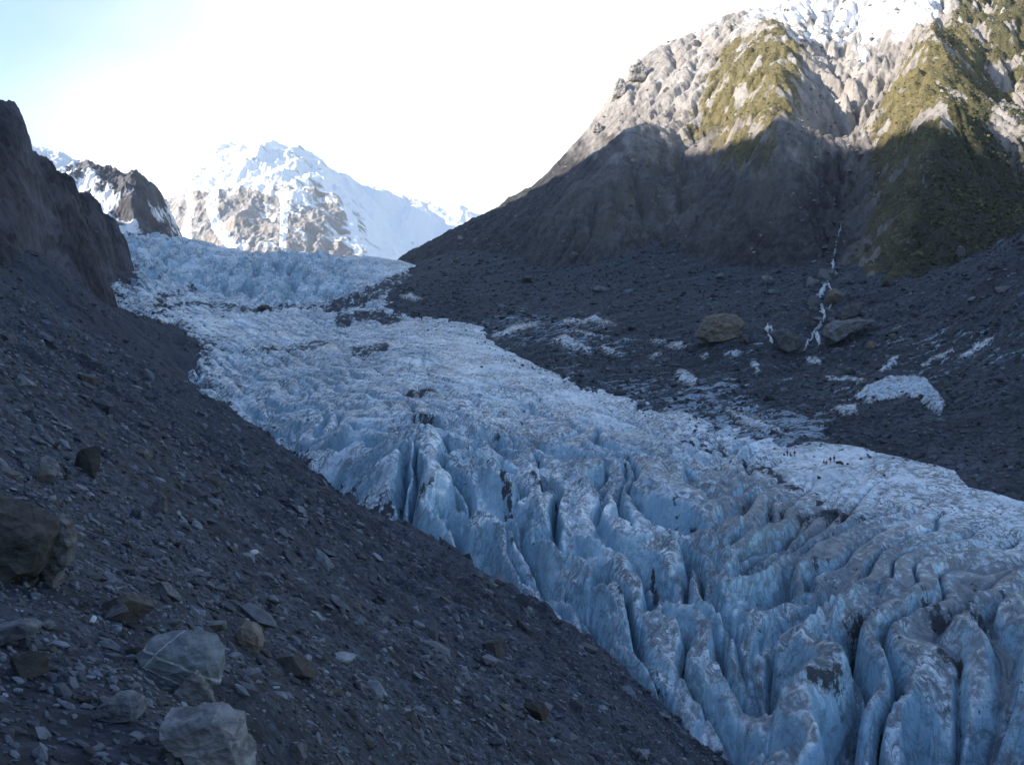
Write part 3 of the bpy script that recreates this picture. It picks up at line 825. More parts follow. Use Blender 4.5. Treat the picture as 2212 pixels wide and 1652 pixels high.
R_DARK = mat_rock('dark_boulder_rock', (0.018, 0.0175, 0.018), (0.052, 0.05, 0.049), (0.040, 0.037, 0.034))
R_GREY = mat_rock('grey_boulder_rock', (0.032, 0.036, 0.043), (0.11, 0.12, 0.14), (0.075, 0.076, 0.078))
R_VEIN = mat_rock('veined_boulder_rock', (0.05, 0.062, 0.072), (0.11, 0.132, 0.15), (0.085, 0.096, 0.092),
                  veins=[(0.4, 0.1, 0.92, 0.52, 0.032), (0.4, 0.1, 0.92, 0.2, 0.018), (-0.75, 0.1, 0.66, 0.80, 0.02)])
R_PALE = mat_rock('pale_boulder_rock', (0.055, 0.059, 0.066), (0.175, 0.182, 0.20), (0.12, 0.107, 0.09))
R_RUST = mat_rock('rusty_boulder_rock', (0.05, 0.045, 0.04), (0.135, 0.125, 0.11), (0.15, 0.095, 0.05), grain=(0.2, 0.2, 0.4))
R_BIGGREY = mat_rock('valley_boulder_rock', (0.045, 0.049, 0.057), (0.15, 0.158, 0.175), (0.10, 0.095, 0.09), grain=(0.2, 0.2, 0.3))
R_QUARTZ = mat_rock('white_quartz', (0.42, 0.43, 0.45), (0.62, 0.63, 0.65), (0.5, 0.48, 0.45))

FG = [scree]


def block_rock(name, label, cat, outline, surfs, mat, seed, thick=0.8, top=0.12, rough=0.02, foot=None):
    """angular block: its outline in true size, a front, a back and real thickness"""
    ol = np.array(outline, float)
    fu = ol[:, 0].mean() if foot is None else foot[0]; fv = ol[:, 1].max() - 2 if foot is None else foot[1]
    p, n = first_hit(fu, fv, surfs)
    d = p[1]; sc = d / F
    X = (ol[:, 0] - fu) * sc; Z = (fv - ol[:, 1]) * sc
    W = X.max() - X.min(); H = Z.max() - Z.min(); T = thick * W
    rg_ = np.random.default_rng(seed)
    cx, cz = X.mean(), Z.mean(); nn = len(X)
    rings = []
    for (k, y, tz) in ((0.80, -0.30, -0.05), (1.0, -0.16, 0.0), (0.98, 0.35, top), (0.72, 0.6, top * 0.8)):
        j = rg_.normal(0, 0.025 * W, (nn, 2))
        if k == 1.0:
            j *= 0.2
        rings.append(np.stack([cx + (X - cx) * k + j[:, 0], np.full(nn, y * T) + rg_.normal(0, 0.04 * T, nn), cz + (Z - cz) * k + tz * H + j[:, 1]], -1))
    bm = bmesh.new()
    R_ = [[bm.verts.new(q) for q in r] for r in rings]
    c0 = bm.verts.new(rings[0].mean(0) + np.array([0, -0.05 * T, 0])); c1 = bm.verts.new(rings[3].mean(0) + np.array([0, 0.08 * T, 0]))
    for i in range(nn):
        j = (i + 1) % nn
        bm.faces.new((c0, R_[0][i], R_[0][j])); bm.faces.new((c1, R_[3][j], R_[3][i]))
        for q in range(3):
            bm.faces.new((R_[q][i], R_[q + 1][i], R_[q + 1][j], R_[q][j]))
    bmesh.ops.recalc_face_normals(bm, faces=bm.faces[:])
    bmesh.ops.triangulate(bm, faces=bm.faces[:])
    for _ in range(4):
        bmesh.ops.subdivide_edges(bm, edges=bm.edges[:], cuts=1, use_grid_fill=True)
    bm.normal_update()
    V = np.array([v.co[:] for v in bm.verts]); Nn = np.array([v.normal[:] for v in bm.verts])
    L = 0.5 * (W + H)
    q = V / L
    dsp = fbm(q[:, 0] * 4 + q[:, 1] * 3 + seed, q[:, 2] * 5 - q[:, 1] * 2, 5, seed % 91, 0.55) * rough * 2.2 - np.abs(noise2(q[:, 0] * 3 + q[:, 2] * 2.5, q[:, 2] * 3 - q[:, 1] * 3 + seed, seed % 53)) * rough
    V = V + Nn * (dsp * L)[:, None]
    for v_, c_v in zip(bm.verts, V):
        v_.co = c_v
    me = bpy.data.meshes.new(name); bm.to_mesh(me); bm.free()
    me.materials.append(mat)
    me.polygons.foreach_set('use_smooth', np.ones(len(me.polygons), bool))
    me.set_sharp_from_angle(angle=math.radians(24))
    o = add(name, me, label=label, category=cat)
    o.location = p
    return o


block_rock('boulder', 'large dark brown boulder with flat steep face cut off by the left picture edge', 'boulder', [(-130, 1085), (0, 1099), (49, 1117), (110, 1148), (116, 1172), (101, 1221), (81, 1247), (32, 1252), (-20, 1240), (-120, 1225)], FG, R_DARK, 5, 0.55, 0.14)
block_rock('boulder', 'pale grey rounded boulder propped upright behind the large dark boulder', 'boulder', [(95, 1140), (130, 1119), (150, 1136), (161, 1176), (155, 1221), (133, 1236), (122, 1275), (100, 1268), (88, 1230)], FG, R_PALE, 23, 0.8, 0.06, 0.03, (118, 1268))
block_rock('boulder', 'blue grey boulder crossed by thin white quartz veins in the near scree', 'boulder', [(302, 1412), (325, 1395), (368, 1386), (412, 1387), (447, 1406), (477, 1428), (481, 1472), (455, 1492), (410, 1496), (362, 1488), (317, 1460)], FG, R_VEIN, 41, 0.7, 0.16, 0.02, (392, 1490))
block_rock('rock_slab', 'pointed tan slab leaning against the white veined boulder', 'rock', [(422, 1454), (439, 1468), (468, 1521), (465, 1556), (440, 1552), (412, 1530), (368, 1510), (386, 1486)], FG, R_PALE, 57, 0.35, 0.05, 0.02, (430, 1550))
block_rock('boulder', 'low flat grey rock left of the leaning slab on the near ledge', 'rock', [(200, 1546), (222, 1524), (244, 1509), (278, 1503), (304, 1522), (302, 1552), (250, 1560)], FG, R_GREY, 61, 0.8, 0.1)
block_rock('rock_slab', 'broad pale slab with a tan edge at the bottom of the near ledge', 'rock', [(350, 1566), (400, 1556), (467, 1550), (512, 1572), (528, 1626), (552, 1668), (500, 1690), (430, 1684), (402, 1610), (365, 1590)], FG, R_PALE, 75, 0.8, 0.10, 0.03, (465, 1668))
block_rock('rock_slab', 'striped grey block sticking out at the left edge below the dark boulder', 'rock', [(-40, 1362), (20, 1350), (62, 1340), (82, 1350), (80, 1366), (40, 1380), (-10, 1396), (-40, 1398)], FG, R_GREY, 83, 0.6, 0.06)
place_rock('boulder', 'very dark hollow looking rock under the striped grey block', 'rock', 60, 1470, 100, 60, FG, R_DARK, 90, 0.7, 0.15, (0.1, 0.2, 0.1))
place_rock('boulder', 'light grey stone high on the scree near the left edge', 'rock', 90, 1042, 56, 56, FG, R_PALE, 97, 0.8, 0.15, (0.1, 0.5, 0.2))
place_rock('boulder', 'dark blocky boulder half buried high on the left scree', 'boulder', 182, 1022, 66, 64, FG, R_DARK, 101, 0.8, 0.2, (0, 0.4, 0))
block_rock('boulder', 'brown weathered rock with rounded top right of the veined boulder', 'rock', [(508, 1372), (522, 1356), (545, 1353), (563, 1368), (570, 1396), (560, 1408), (535, 1404), (515, 1394)], FG, R_RUST, 113, 0.8, 0.1, 0.03)
place_rock('rock_slab', 'long dark slab lying flat right of the brown weathered rock', 'rock', 635, 1462, 105, 40, FG, R_DARK, 119, 0.8, 0.15, (0.05, 0.3, 0.2), planes=7)
place_rock('boulder', 'dark angular boulder casting a black gap above the veined boulder', 'boulder', 265, 1345, 110, 75, FG, R_DARK, 127, 0.8, 0.2, (0, 0.25, 0.1))
place_rock('quartz_stone', 'small bright white quartz stone alone on the middle scree', 'stone', 549, 1200, 22, 13, FG, R_QUARTZ, 131, 0.7, 0.1, (0, 0.3, 0), sub=3)
place_rock('quartz_stone', 'small white stone in the gap left of the dark angular boulder', 'stone', 197, 1352, 16, 22, FG, R_QUARTZ, 137, 0.7, 0.1, (0, 0.5, 0), sub=3)
place_rock('rock_slab', 'grey splintered slab on the scree above the dark angular boulder', 'rock', 358, 1300, 70, 40, FG, R_GREY, 139, 0.7, 0.2, (0, 0.5, 0.1), planes=8)
place_rock('boulder', 'dark overhanging rock at the scree foot near the bottom centre', 'boulder', 1165, 1560, 80, 45, FG, R_DARK, 149, 0.7, 0.2, (0, 0.4, 0))
place_rock('boulder', 'dark rock with a shadowed gap beside the ice on the lower scree', 'boulder', 1070, 1418, 60, 35, FG, R_DARK, 151, 0.7, 0.2, (0, 0.5, 0))
place_rock('rock_slab', 'thin pale sliver of rock lying on the upper left scree', 'rock', 302, 985, 55, 24, FG, R_PALE, 157, 0.6, 0.2, (0, 0.5, 0))
place_rock('rock_slab', 'bluish grey slab pointing at the ice on the middle scree', 'rock', 345, 1118, 46, 46, FG, R_GREY, 163, 0.7, 0.2, (0, 0.6, 0))
place_rock('boulder', 'flat topped grey rock at the lower bottom edge right of the pale slab', 'rock', 640, 1650, 60, 40, FG, R_GREY, 167, 0.8, 0.2, (0, 0.2, 0))

MR = [moraine]
block_rock('boulder', 'huge orange brown boulder standing on the dark moraine', 'boulder', [(1500, 731), (1512, 708), (1527, 690), (1561, 682), (1598, 686), (1609, 708), (1594, 734), (1560, 741), (1525, 740)], MR, R_RUST, 171, 0.6, 0.08, 0.03)
block_rock('rock_slab', 'broad smooth grey slab beneath the twin small waterfalls', 'rock', [(1663, 722), (1680, 716), (1697, 714), (1727, 727), (1734, 748), (1722, 758), (1696, 766), (1679, 755)], MR, R_BIGGREY, 179, 0.5, 0.1, 0.015)
block_rock('rock_slab', 'long smooth grey slab right of the waterfall foot', 'rock', [(1779, 728), (1785, 712), (1812, 700), (1860, 695), (1893, 695), (1850, 706), (1818, 729), (1792, 744)], MR, R_BIGGREY, 181, 0.5, 0.1, 0.015)
bl = [('grey boulder on the left bank halfway down the white stream', 1765, 665, 34, 30), ('tan boulder on the right bank halfway down the white stream', 1805, 655, 42, 34), ('big blocky boulder right of the lower stream', 1845, 690, 50, 40),
      ('dark boulder under the top step of the white stream', 1780, 605, 40, 32), ('pale round boulder beside the top step of the white stream', 1752, 622, 26, 26), ('small boulder below the orange brown boulder on its right side', 1615, 742, 22, 14),
      ('grey boulder between the smooth slab and the stream', 1742, 700, 34, 30), ('brown boulder in front of the long smooth slab', 1885, 755, 26, 20), ('reddish stone right of the long smooth slab', 1930, 735, 18, 14),
      ('white flat slab high on the right hand scree bank', 2168, 632, 40, 16), ('pale slab lying below the white flat slab on the bank', 2100, 652, 24, 12), ('large pale rock at the upper rim of the right hand bank', 2075, 560, 26, 30),
      ('wide grey boulder on the slope above the small ice patches', 1300, 630, 42, 20), ('grey block on the moraine slope below the gully mouth', 1660, 612, 30, 18), ('pale boulder at the foot of the middle spur', 1560, 605, 30, 16),
      ('long grey boulder on the upper moraine near the glacier bend', 1240, 560, 26, 12), ('boulder on the far slope just above the glacier edge', 1140, 610, 36, 18)]
for i, (lab, u, v, w, h) in enumerate(bl):
    place_rock('boulder', lab, 'boulder', u, v, w, h, [moraine, mountain], R_RUST if 'tan' in lab or 'brown' in lab or 'reddish' in lab else (R_PALE if 'pale' in lab or 'white' in lab else R_BIGGREY), 300 + i * 7, 0.8, 0.2, (0, 0.1, 0.3 * i), sub=3)
R_CRAG = mat_rock('crag_rock', (0.13, 0.125, 0.12), (0.36, 0.345, 0.33), (0.26, 0.23, 0.2), grain=(0.1, 0.1, 0.2))
block_rock('crag', 'square pale grey crag block on the mountain skyline', 'crag', [(1358, 176), (1361, 145), (1370, 138), (1378, 129), (1390, 142), (1399, 152), (1396, 178)], [mountain], R_CRAG, 503, 0.8, 0.05, 0.05, (1378, 172))
block_rock('crag', 'lower pointed crag block on the mountain skyline', 'crag', [(1322, 214), (1326, 190), (1336, 168), (1345, 172), (1352, 182), (1350, 212)], [mountain], R_CRAG, 507, 0.8, 0.05, 0.05, (1340, 208))
block_rock('crag', 'small broken crag low on the mountain skyline', 'crag', [(1280, 288), (1285, 272), (1292, 266), (1299, 275), (1302, 290)], [mountain], R_CRAG, 511, 0.8, 0.05, 0.06, (1291, 286))
place_rock('boulder', 'dark boulder stranded on the white ice below the icefall', 'boulder', 568, 674, 36, 22, [glacier], R_DARK, 611, 0.8, 0.2, sub=3)
place_rock('boulder', 'dark stone on the smooth ice to the right of the hikers', 'stone', 1912, 1029, 7, 5, [glacier], R_DARK, 613, 0.8, 0.2, sub=3)
place_rock('boulder', 'dark stone on the ice below the seated red hikers', 'stone', 1769, 1035, 10, 7, [glacier], R_DARK, 617, 0.8, 0.2, sub=3)

jumble = [rock_mesh('boulder', 900 + i, (1.0, 0.85, 0.7), 3, R_BIGGREY, planes=9) for i in range(6)]
for i in range(75):
    vv_ = random.uniform(480, 760); uu_ = 1815 - (vv_ - 480) * 0.22 + random.gauss(0, 14 + (vv_ - 470) * 0.13)
    h = first_hit(uu_, vv_, [moraine, mountain])
    if h is None:
        continue
    o = bpy.data.objects.new('boulder', jumble[i % 6]); COL.objects.link(o)
    sz = random.choice((2.0, 2.6, 3.4, 4.4, 6.0))
    o.location = (h[0][0], h[0][1] + sz * 0.2, h[0][2] + sz * 0.12); o.scale = (sz, sz, sz * random.uniform(0.7, 1.1))
    o.rotation_euler = (random.uniform(-0.3, 0.3), random.uniform(-0.3, 0.3), random.uniform(0, 6.28))
    o['label'] = 'grey boulder in the jumble of rocks around the white stream'; o['category'] = 'boulder'; o['group'] = 'boulders along the stream'

# ---- loose individual rocks of the near scree: 160 copies of ten shapes
shapes = [rock_mesh('rock', 700 + i, (1.0, 0.75, 0.55), 4, R_GREY if i % 2 else R_DARK, planes=13, rough=0.07) for i in range(10)]
n_done = 0
GLH = lambda x, y: glacier.height(x, y)
while n_done < 120:
    d = 13 * (110 / 13) ** random.random() ** 0.8
    u = random.uniform(-80, 1500)
    x = (u - UC) / F * d
    z = float(scree.height(np.array([x]), np.array([d]))[0])
    v = VC - z / d * F
    if v > 1680 or (d > 85 and z < float(GLH(np.array([x]), np.array([d]))[0]) + 0.5):
        continue
    o = bpy.data.objects.new('rock', shapes[n_done % 10]); COL.objects.link(o)
    sz = random.uniform(0.28, 0.62) * (d / 28) ** 0.5 * (1.5 if random.random() < 0.15 else 1)
    o.scale = (sz, sz, sz * random.uniform(0.7, 1.2))
    o.location = (x, d, z + sz * 0.12)
    o.rotation_euler = (random.uniform(-0.4, 0.4), random.uniform(0.0, 0.8), random.uniform(0, 6.28))
    o['label'] = 'loose angular grey rock among the rubble of the near scree slope'
    o['category'] = 'rock'; o['group'] = 'loose rocks on the near scree'
    n_done += 1


def scatter(name, surf, classes, mat, u0, u1, seed, ok, **props):
    rg = np.random.default_rng(seed)
    VV, FF, TT, WW = [], [], [], []
    base = 0
    for (size, d0, d1, n, sub) in classes:
        protos = [rock_verts(seed * 50 + i, sub, 8, 0.0, 0.45, 1.0, 60) for i in range(9)]
        u = rg.uniform(u0, u1, n); d = np.sqrt(rg.uniform(d0 * d0, d1 * d1, n))
        x = (u - UC) / F * d
        z = surf.height(x, d)
        good = ok(x, d, z)
        if size > 0.15 and name != 'glacier_rubble':      # stones gather in trains and leave silt between
            ca_, sa_ = math.cos(-0.28), math.sin(-0.28)
            tr = fbm((x * ca_ + d * sa_) / (18 + 22 * size), (-x * sa_ + d * ca_) / (5 + 7 * size), 3, seed + 90)
            good &= rg.random(n) < 0.3 + 0.7 * sstep(-0.22, 0.28, tr)
        x, d, z = x[good], d[good], z[good]
        n = len(x)
        sz = size * np.exp(rg.normal(0, 0.35, n)) * 0.5
        slope_lay = props.get('kind') and name == 'scree_rubble'
        ang = rg.normal(0.1, 0.55, n) if slope_lay else rg.uniform(0, 6.283, n)
        tilt = rg.normal(0.5, 0.28, n) if slope_lay else rg.uniform(-0.5, 0.5, n)
        flat = rg.uniform(0.28, 0.75, n); el = rg.uniform(0.4, 0.95, n)
        tone = np.clip(rg.beta(1.3, 3.0, n), 0, 1); warm = (rg.random(n) < 0.12) * rg.uniform(0.3, 0.9, n)
        which = rg.integers(0, 9, n)
        ca, sa = np.cos(ang), np.sin(ang); ct, st = np.cos(tilt), np.sin(tilt)
        for w in range(9):
            idx = np.nonzero(which == w)[0]
            if len(idx) == 0:
                continue
            pv, pf = protos[w]
            lx = pv[None, :, 0] * sz[idx, None]; ly = pv[None, :, 1] * (sz * el)[idx, None]; lz = pv[None, :, 2] * (sz * flat)[idx, None]
            rx = lx * ca[idx, None] - ly * sa[idx, None]; ry = lx * sa[idx, None] + ly * ca[idx, None]
            qx = rx * ct[idx, None] + lz * st[idx, None]; qz = -rx * st[idx, None] + lz * ct[idx, None]
            V = np.stack([qx + x[idx, None], ry + d[idx, None], qz + z[idx, None] + 0.15 * sz[idx, None]], -1).reshape(-1, 3)
            Fc = (pf[None] + (np.arange(len(idx)) * len(pv))[:, None, None]).reshape(-1, 3) + base
            base += len(V)
            VV.append(V); FF.append(Fc)
            TT.append(np.repeat(tone[idx], len(pv))); WW.append(np.repeat(warm[idx], len(pv)))
    me = mesh_np(name, np.concatenate(VV), np.concatenate(FF), {'tone': np.concatenate(TT), 'warm': np.concatenate(WW)}, smooth=False)
    return add(name, me, mat, **props)


def ok_scree(x, d, z):
    v = VC - z / d * F
    a = np.ones(len(x), bool)
    far_ = d > 93
    a[far_] = z[far_] > glacier.height(x[far_], d[far_]) - 0.3
    return a & (v < 1800)


scatter('scree_rubble', scree, [(0.10, 8, 34, 15000, 1), (0.2, 9, 62, 19000, 1), (0.42, 22, 140, 20000, 1), (0.85, 45, 330, 14000, 1), (1.7, 70, 600, 7000, 1)], M_STONE, -250, 1700, 5, ok_scree,
        kind='stuff', label='loose angular rubble covering the scree slope', category='rubble')


def ok_mor(x, d, z):
    a = z > mountain.height(x, np.maximum(d, 345)) - 1.0
    return a & (z > glacier.height(x, d) - 0.2)


scatter('moraine_rubble', moraine, [(0.9, 190, 480, 24000, 1), (1.8, 190, 800, 13000, 1), (3.4, 330, 950, 3800, 1)], M_STONE, 850, 2500, 9, ok_mor,
        kind='stuff', label='boulder rubble strewn over the moraine', category='rubble')


def ok_gl(x, d, z):
    u = x / d * F + UC
    bv = glacier.sample(BV, x, d)
    dr = seg_dist(u, bv, [(a, b) for a, b, _ in EDGE_R]); dl = seg_dist(u, bv, [(a, b) for a, b, _ in EDGE_L])
    db = glacier.sample(deb, x, d)
    r_ = np.random.default_rng(8).random(len(x))
    return (r_ < 0.75 * np.exp(-dr / 13) + 0.5 * np.exp(-dl / 22) + 0.4 * (db > 0.5) + 0.003)


scatter('glacier_rubble', glacier, [(0.8, 100, 700, 26000, 1), (1.6, 110, 800, 7000, 1)], M_STONE, 250, 2400, 21, ok_gl,
        kind='stuff', label='stones melting out along the dirty edges of the glacier', category='rubble')


def ok_mt(x, d, z):
    vg = mountain.sample(veg, x, d); u = x / d * F + UC
    g_ = np.abs(u - 1810) < 50 + 60 * np.random.default_rng(3).random(len(x))
    return (vg < 0.3) & (g_ | (np.random.default_rng(4).random(len(x)) < 0.25))


scatter('gully_rubble', mountain, [(2.4, 450, 1150, 9000, 1), (5, 450, 1200, 1800, 1)], mat_stones('gully_stone', (0.10, 0.095, 0.095), (0.36, 0.34, 0.32), (0.24, 0.2, 0.17)), 900, 2400, 13, ok_mt,
        kind='stuff', label='fallen rock in the gullies of the mountain', category='rubble')

# ================================================================== shrubs and tussock on the mountain
def leaf_mat():
    k = NT('alpine_shrub_leaf')
    col = k.mix(k.attr('green'), (0.26, 0.215, 0.10), (0.056, 0.063, 0.031))
    col = k.mul(col, k.ramp(k.attr('tone'), 0, 1, 0.45, 1.55))
    return k.done(col, 0.8, None, 0.15)


rg = np.random.default_rng(77)
N = 150000
u = rg.uniform(1150, 2500, N); d = np.sqrt(rg.uniform(400 ** 2, 1250 ** 2, N)); x = (u - UC) / F * d
vgm = mountain.sample(veg, x, d)
okm = rg.random(N) < np.where(vgm > 0.6, 0.62, vgm * 0.45) * sstep(-0.45, 0.15, fbm(x / 26, d / 26, 4, 91) + (vgm - 0.55))
x, d = x[okm], d[okm]
okm = mountain.height(x, d) > moraine.height(x, np.clip(d, 166, 1070)) - 1
x, d = x[okm], d[okm]; z = mountain.height(x, d)
grn = np.clip(mountain.sample(green, x, d) + rg.normal(0, 0.22, len(x)), 0, 1)
N = len(x); LEAVES = 9
size = rg.uniform(0.5, 1.3, N) * (0.75 + 0.55 * grn) * np.where(rg.random(N) < 0.06, 1.7, 1.0)
th = rg.uniform(0, 6.283, (N, LEAVES)); ph = np.arccos(rg.uniform(0.0, 1, (N, LEAVES)))
rad = size[:, None] * rg.uniform(0.5, 1.0, (N, LEAVES))
cx = x[:, None] + rad * np.sin(ph) * np.cos(th); cy = d[:, None] + rad * np.sin(ph) * np.sin(th); cz_ = z[:, None] + rad * np.cos(ph) * 0.8
C = np.stack([cx, cy, cz_], -1).reshape(-1, 3)
a = rg.normal(size=(len(C), 3)); a /= np.linalg.norm(a, axis=1, keepdims=True)
b = np.cross(a, rg.normal(size=(len(C), 3))); b /= np.linalg.norm(b, axis=1, keepdims=True)
ls = np.repeat(size, LEAVES)[:, None] * rg.uniform(0.35, 0.6, (len(C), 1))
LV = np.stack([C + a * ls, C - 0.6 * a * ls + b * ls * 0.8, C - 0.6 * a * ls - b * ls * 0.8], 1).reshape(-1, 3)
LF = np.arange(len(LV)).reshape(-1, 3)
tone = np.repeat(np.repeat(rg.random(N), LEAVES) * 0.6 + rg.random(N * LEAVES) * 0.4, 3)
add('mountain_shrubs', mesh_np('mountain_shrubs', LV, LF, {'green': np.repeat(np.repeat(grn, LEAVES), 3), 'tone': tone}, smooth=False), leaf_mat(),
    kind='stuff', label='golden tussock and green shrubs growing on the mountain spurs', category='shrubs')

# ================================================================== STREAM and small waterfalls
kw_ = NT('white_water'); M_WATER = kw_.done(kw_.mix(kw_.ramp(kw_.noise(kw_.pos((1, 1, 0.3)), 0.8, 6, 0.7), 0.35, 0.6), (0.10, 0.125, 0.155), (0.52, 0.58, 0.64)), 0.35)


def stream(name, label, line, width):
    pts = []
    for (a, b) in zip(line[:-1], line[1:]):
        k = max(2, int(math.hypot(b[0] - a[0], b[1] - a[1]) / 3))
        for i in range(k):
            f = i / k
            pts.append((a[0] + (b[0] - a[0]) * f + random.uniform(-1.2, 1.2), a[1] + (b[1] - a[1]) * f))
    ctr = []
    for (uu_, vv_) in pts:
        h = first_hit(uu_, vv_, [moraine, mountain])
        if h is not None:
            ctr.append(h[0] - np.array([0, 0.8, -0.45]))
    ctr = np.array(ctr)
    W = 5
    VV = np.zeros((len(ctr), W, 3))
    for i, p in enumerate(ctr):
        w = width * random.choice((0.25, 0.5, 0.8, 1.2, 1.6)) * random.uniform(0.7, 1.3)
        for j in range(W):
            t_ = j / (W - 1) * 2 - 1
            VV[i, j] = p + np.array([t_ * w, -0.6 * (1 - t_ * t_) + random.uniform(-.15, .15), 0.7 * (1 - t_ * t_) - 0.5])
    return add(name, mesh_np(name, VV.reshape(-1, 3), grid_faces(len(ctr), W)), M_WATER, kind='structure', label=label)


stream('stream', 'white mountain stream tumbling down between boulders', [(1797, 562), (1800, 580), (1806, 595), (1790, 605), (1780, 620), (1770, 640), (1772, 660), (1782, 680), (1775, 700), (1760, 715), (1768, 735), (1770, 755)], 1.1)
stream('stream', 'thin side branch of the white stream over the slab', [(1658, 700), (1655, 715), (1662, 730), (1668, 748)], 0.55)
stream('stream', 'faint upper thread of the stream in the gully mouth', [(1816, 492), (1808, 520), (1803, 545), (1797, 562)], 0.6)
stream('stream', 'second thread of the white stream among the boulders', [(1786, 612), (1797, 636), (1792, 662), (1784, 680)], 0.5)
stream('stream', 'thin branch leaving the lower stream to the left', [(1772, 696), (1758, 718), (1748, 742)], 0.6)
stream('stream', 'thin thread right of the side branch over the slab', [(1664, 706), (1673, 728), (1681, 750)], 0.45)
stream('stream', 'short left thread of the stream below the boulders', [(1745, 735), (1740, 750), (1733, 764)], 0.5)

# ================================================================== ICE showing through the moraine
k2 = NT('outcrop_ice'); p_ = k2.pos(); streak = k2.noise(k2.pos((1, 1, 0.12)), 0.6, 8, 0.7, 0.6)
c_ = k2.mix(k2.ramp(k2.noise(p_, 0.2, 6, 0.65), 0.35, 0.65), (0.28, 0.37, 0.45), (0.50, 0.59, 0.67))
c_ = k2.mix(k2.ramp(streak, 0.50, 0.60, 0, 0.85), c_, (0.10, 0.11, 0.125))
c_ = k2.mix(k2.ramp(k2.math('ADD', k2.attr('rim'), k2.math('MULTIPLY', k2.math('SUBTRACT', k2.noise(k2.pos((1, 1, 0.5), (0, 0.5, 0.4)), 0.5, 8, 0.75), 0.5), 5.0)), 0.45, 0.65), (0.04, 0.042, 0.048), c_)
M_OUT = k2.done(c_, 0.5, k2.bump(streak, 0.6, 0.6), 0.35)


def ice_outcrop(label, poly, proud=1.6, cat='ice'):
    us = [a for a, b in poly]; vs = [b for a, b in poly]
    mg = 6
    nu = max(24, int((max(us) - min(us) + 2 * mg) / 1.6)); nv = max(20, int((max(vs) - min(vs) + 2 * mg) / 1.4))
    U_, V_ = np.meshgrid(np.linspace(min(us) - mg, max(us) + mg, nu), np.linspace(max(vs) + mg, min(vs) - mg, nv))
    un = U_ + 5 * fbm(U_ / 16, V_ / 16, 3, len(label)); vn = V_ + 5 * fbm(U_ / 16, V_ / 16, 3, len(label) + 5)
    dist = seg_dist(un, vn, list(poly) + [poly[0]])
    sd = np.where(in_poly(un, vn, poly), dist, -dist)
    Pz = np.zeros((nv, nu, 3)); ok_ = np.zeros((nv, nu), bool)
    for i in range(nv):
        for j in range(nu):
            h = moraine.hit(U_[i, j], V_[i, j])
            if h is None or sd[i, j] < -7:
                continue
            ok_[i, j] = True
            lift = (0.5 + 0.5 * proud) * float(sstep(-3, 10, sd[i, j])) - 0.8 * float(sstep(0, -6, sd[i, j]))
            Pz[i, j] = h[0] + np.array([0, -0.85, 0.55]) * lift
    Pz[..., 2] += 0.3 * proud * fbm(Pz[..., 0] / 2.5, Pz[..., 1] / 2.5, 3, 7)
    f = grid_faces(nv, nu, ok_)
    f = f[ok_.reshape(-1)[f].all(1)]
    used = np.zeros(nv * nu, bool); used[f.ravel()] = True
    mp = np.cumsum(used) - 1
    me = mesh_np('ice_outcrop', Pz.reshape(-1, 3)[used], mp[f], {'rim': (sstep(-5, 9, sd) * (1.0 if 'arched face' in label else 0.82)).reshape(-1)[used]})
    return add('ice_outcrop', me, M_OUT, label=label, category=cat, group='bare ice showing through the moraine')


ice_outcrop('large arched face of bare white ice in the dark moraine', [(1842, 860), (1870, 835), (1910, 818), (1970, 812), (2000, 820), (2015, 838), (2045, 875), (2030, 895), (2005, 885), (1985, 865), (1950, 858), (1880, 872), (1860, 870)], 3.0)
ice_outcrop('small ice patch left below the large arched ice face', [(1790, 885), (1815, 874), (1850, 875), (1850, 893), (1830, 900)], 1.6)
ice_outcrop('long pale ice streak leading right above the arched ice face', [(1895, 800), (1930, 770), (1945, 770), (1935, 790), (1905, 808)], 1.2)
ice_outcrop('thin diagonal ice band climbing the right hand bank', [(1985, 790), (2030, 765), (2060, 752), (2060, 764), (2020, 782), (1995, 800)], 1.2)
ice_outcrop('faint ice band highest on the right hand bank', [(2070, 770), (2120, 735), (2150, 725), (2145, 740), (2100, 775), (2075, 780)], 1.2)
ice_outcrop('flat ice patch below the long smooth slab', [(1735, 775), (1760, 770), (1780, 780), (1770, 790), (1745, 785)], 1.2)
ice_outcrop('level ice strip between the slab and the arched ice', [(1780, 812), (1850, 815), (1875, 822), (1850, 828), (1790, 822)], 1.0)
ice_outcrop('pointed turquoise ice block crowning the ice field left of the orange boulder', [(1215, 690), (1240, 688), (1262, 692), (1282, 680), (1300, 690), (1335, 704), (1310, 704), (1280, 700), (1240, 702), (1215, 696)], 2.6)
ice_outcrop('broad streaky ice patch in the middle of the ice field', [(1190, 735), (1220, 722), (1250, 738), (1275, 752), (1280, 765), (1250, 764), (1215, 750)], 1.6)
ice_outcrop('ice strip descending beside the broad streaky patch', [(1290, 740), (1320, 752), (1350, 764), (1345, 772), (1310, 766), (1295, 752)], 1.4)
ice_outcrop('thin ice ledge beside the glacier edge left of the ice field', [(1060, 725), (1110, 702), (1160, 695), (1165, 702), (1120, 715), (1075, 735)], 1.2)
ice_outcrop('short ice scar above the broad streaky patch', [(1225, 710), (1270, 716), (1320, 728), (1300, 732), (1260, 724)], 1.2)
ice_outcrop('lens shaped ice patch between the ice field and the orange boulder', [(1438, 748), (1460, 738), (1495, 744), (1480, 752), (1450, 754)], 1.6)
ice_outcrop('narrow ice patch above the lens shaped one', [(1405, 735), (1440, 732), (1440, 740), (1410, 742)], 1.2)
ice_outcrop('steep ice patch left below the lens shaped one', [(1400, 775), (1425, 757), (1430, 765), (1410, 778)], 1.3)
ice_outcrop('round ice spot directly below the lens shaped one', [(1512, 768), (1528, 762), (1532, 774), (1518, 778)], 1.2)
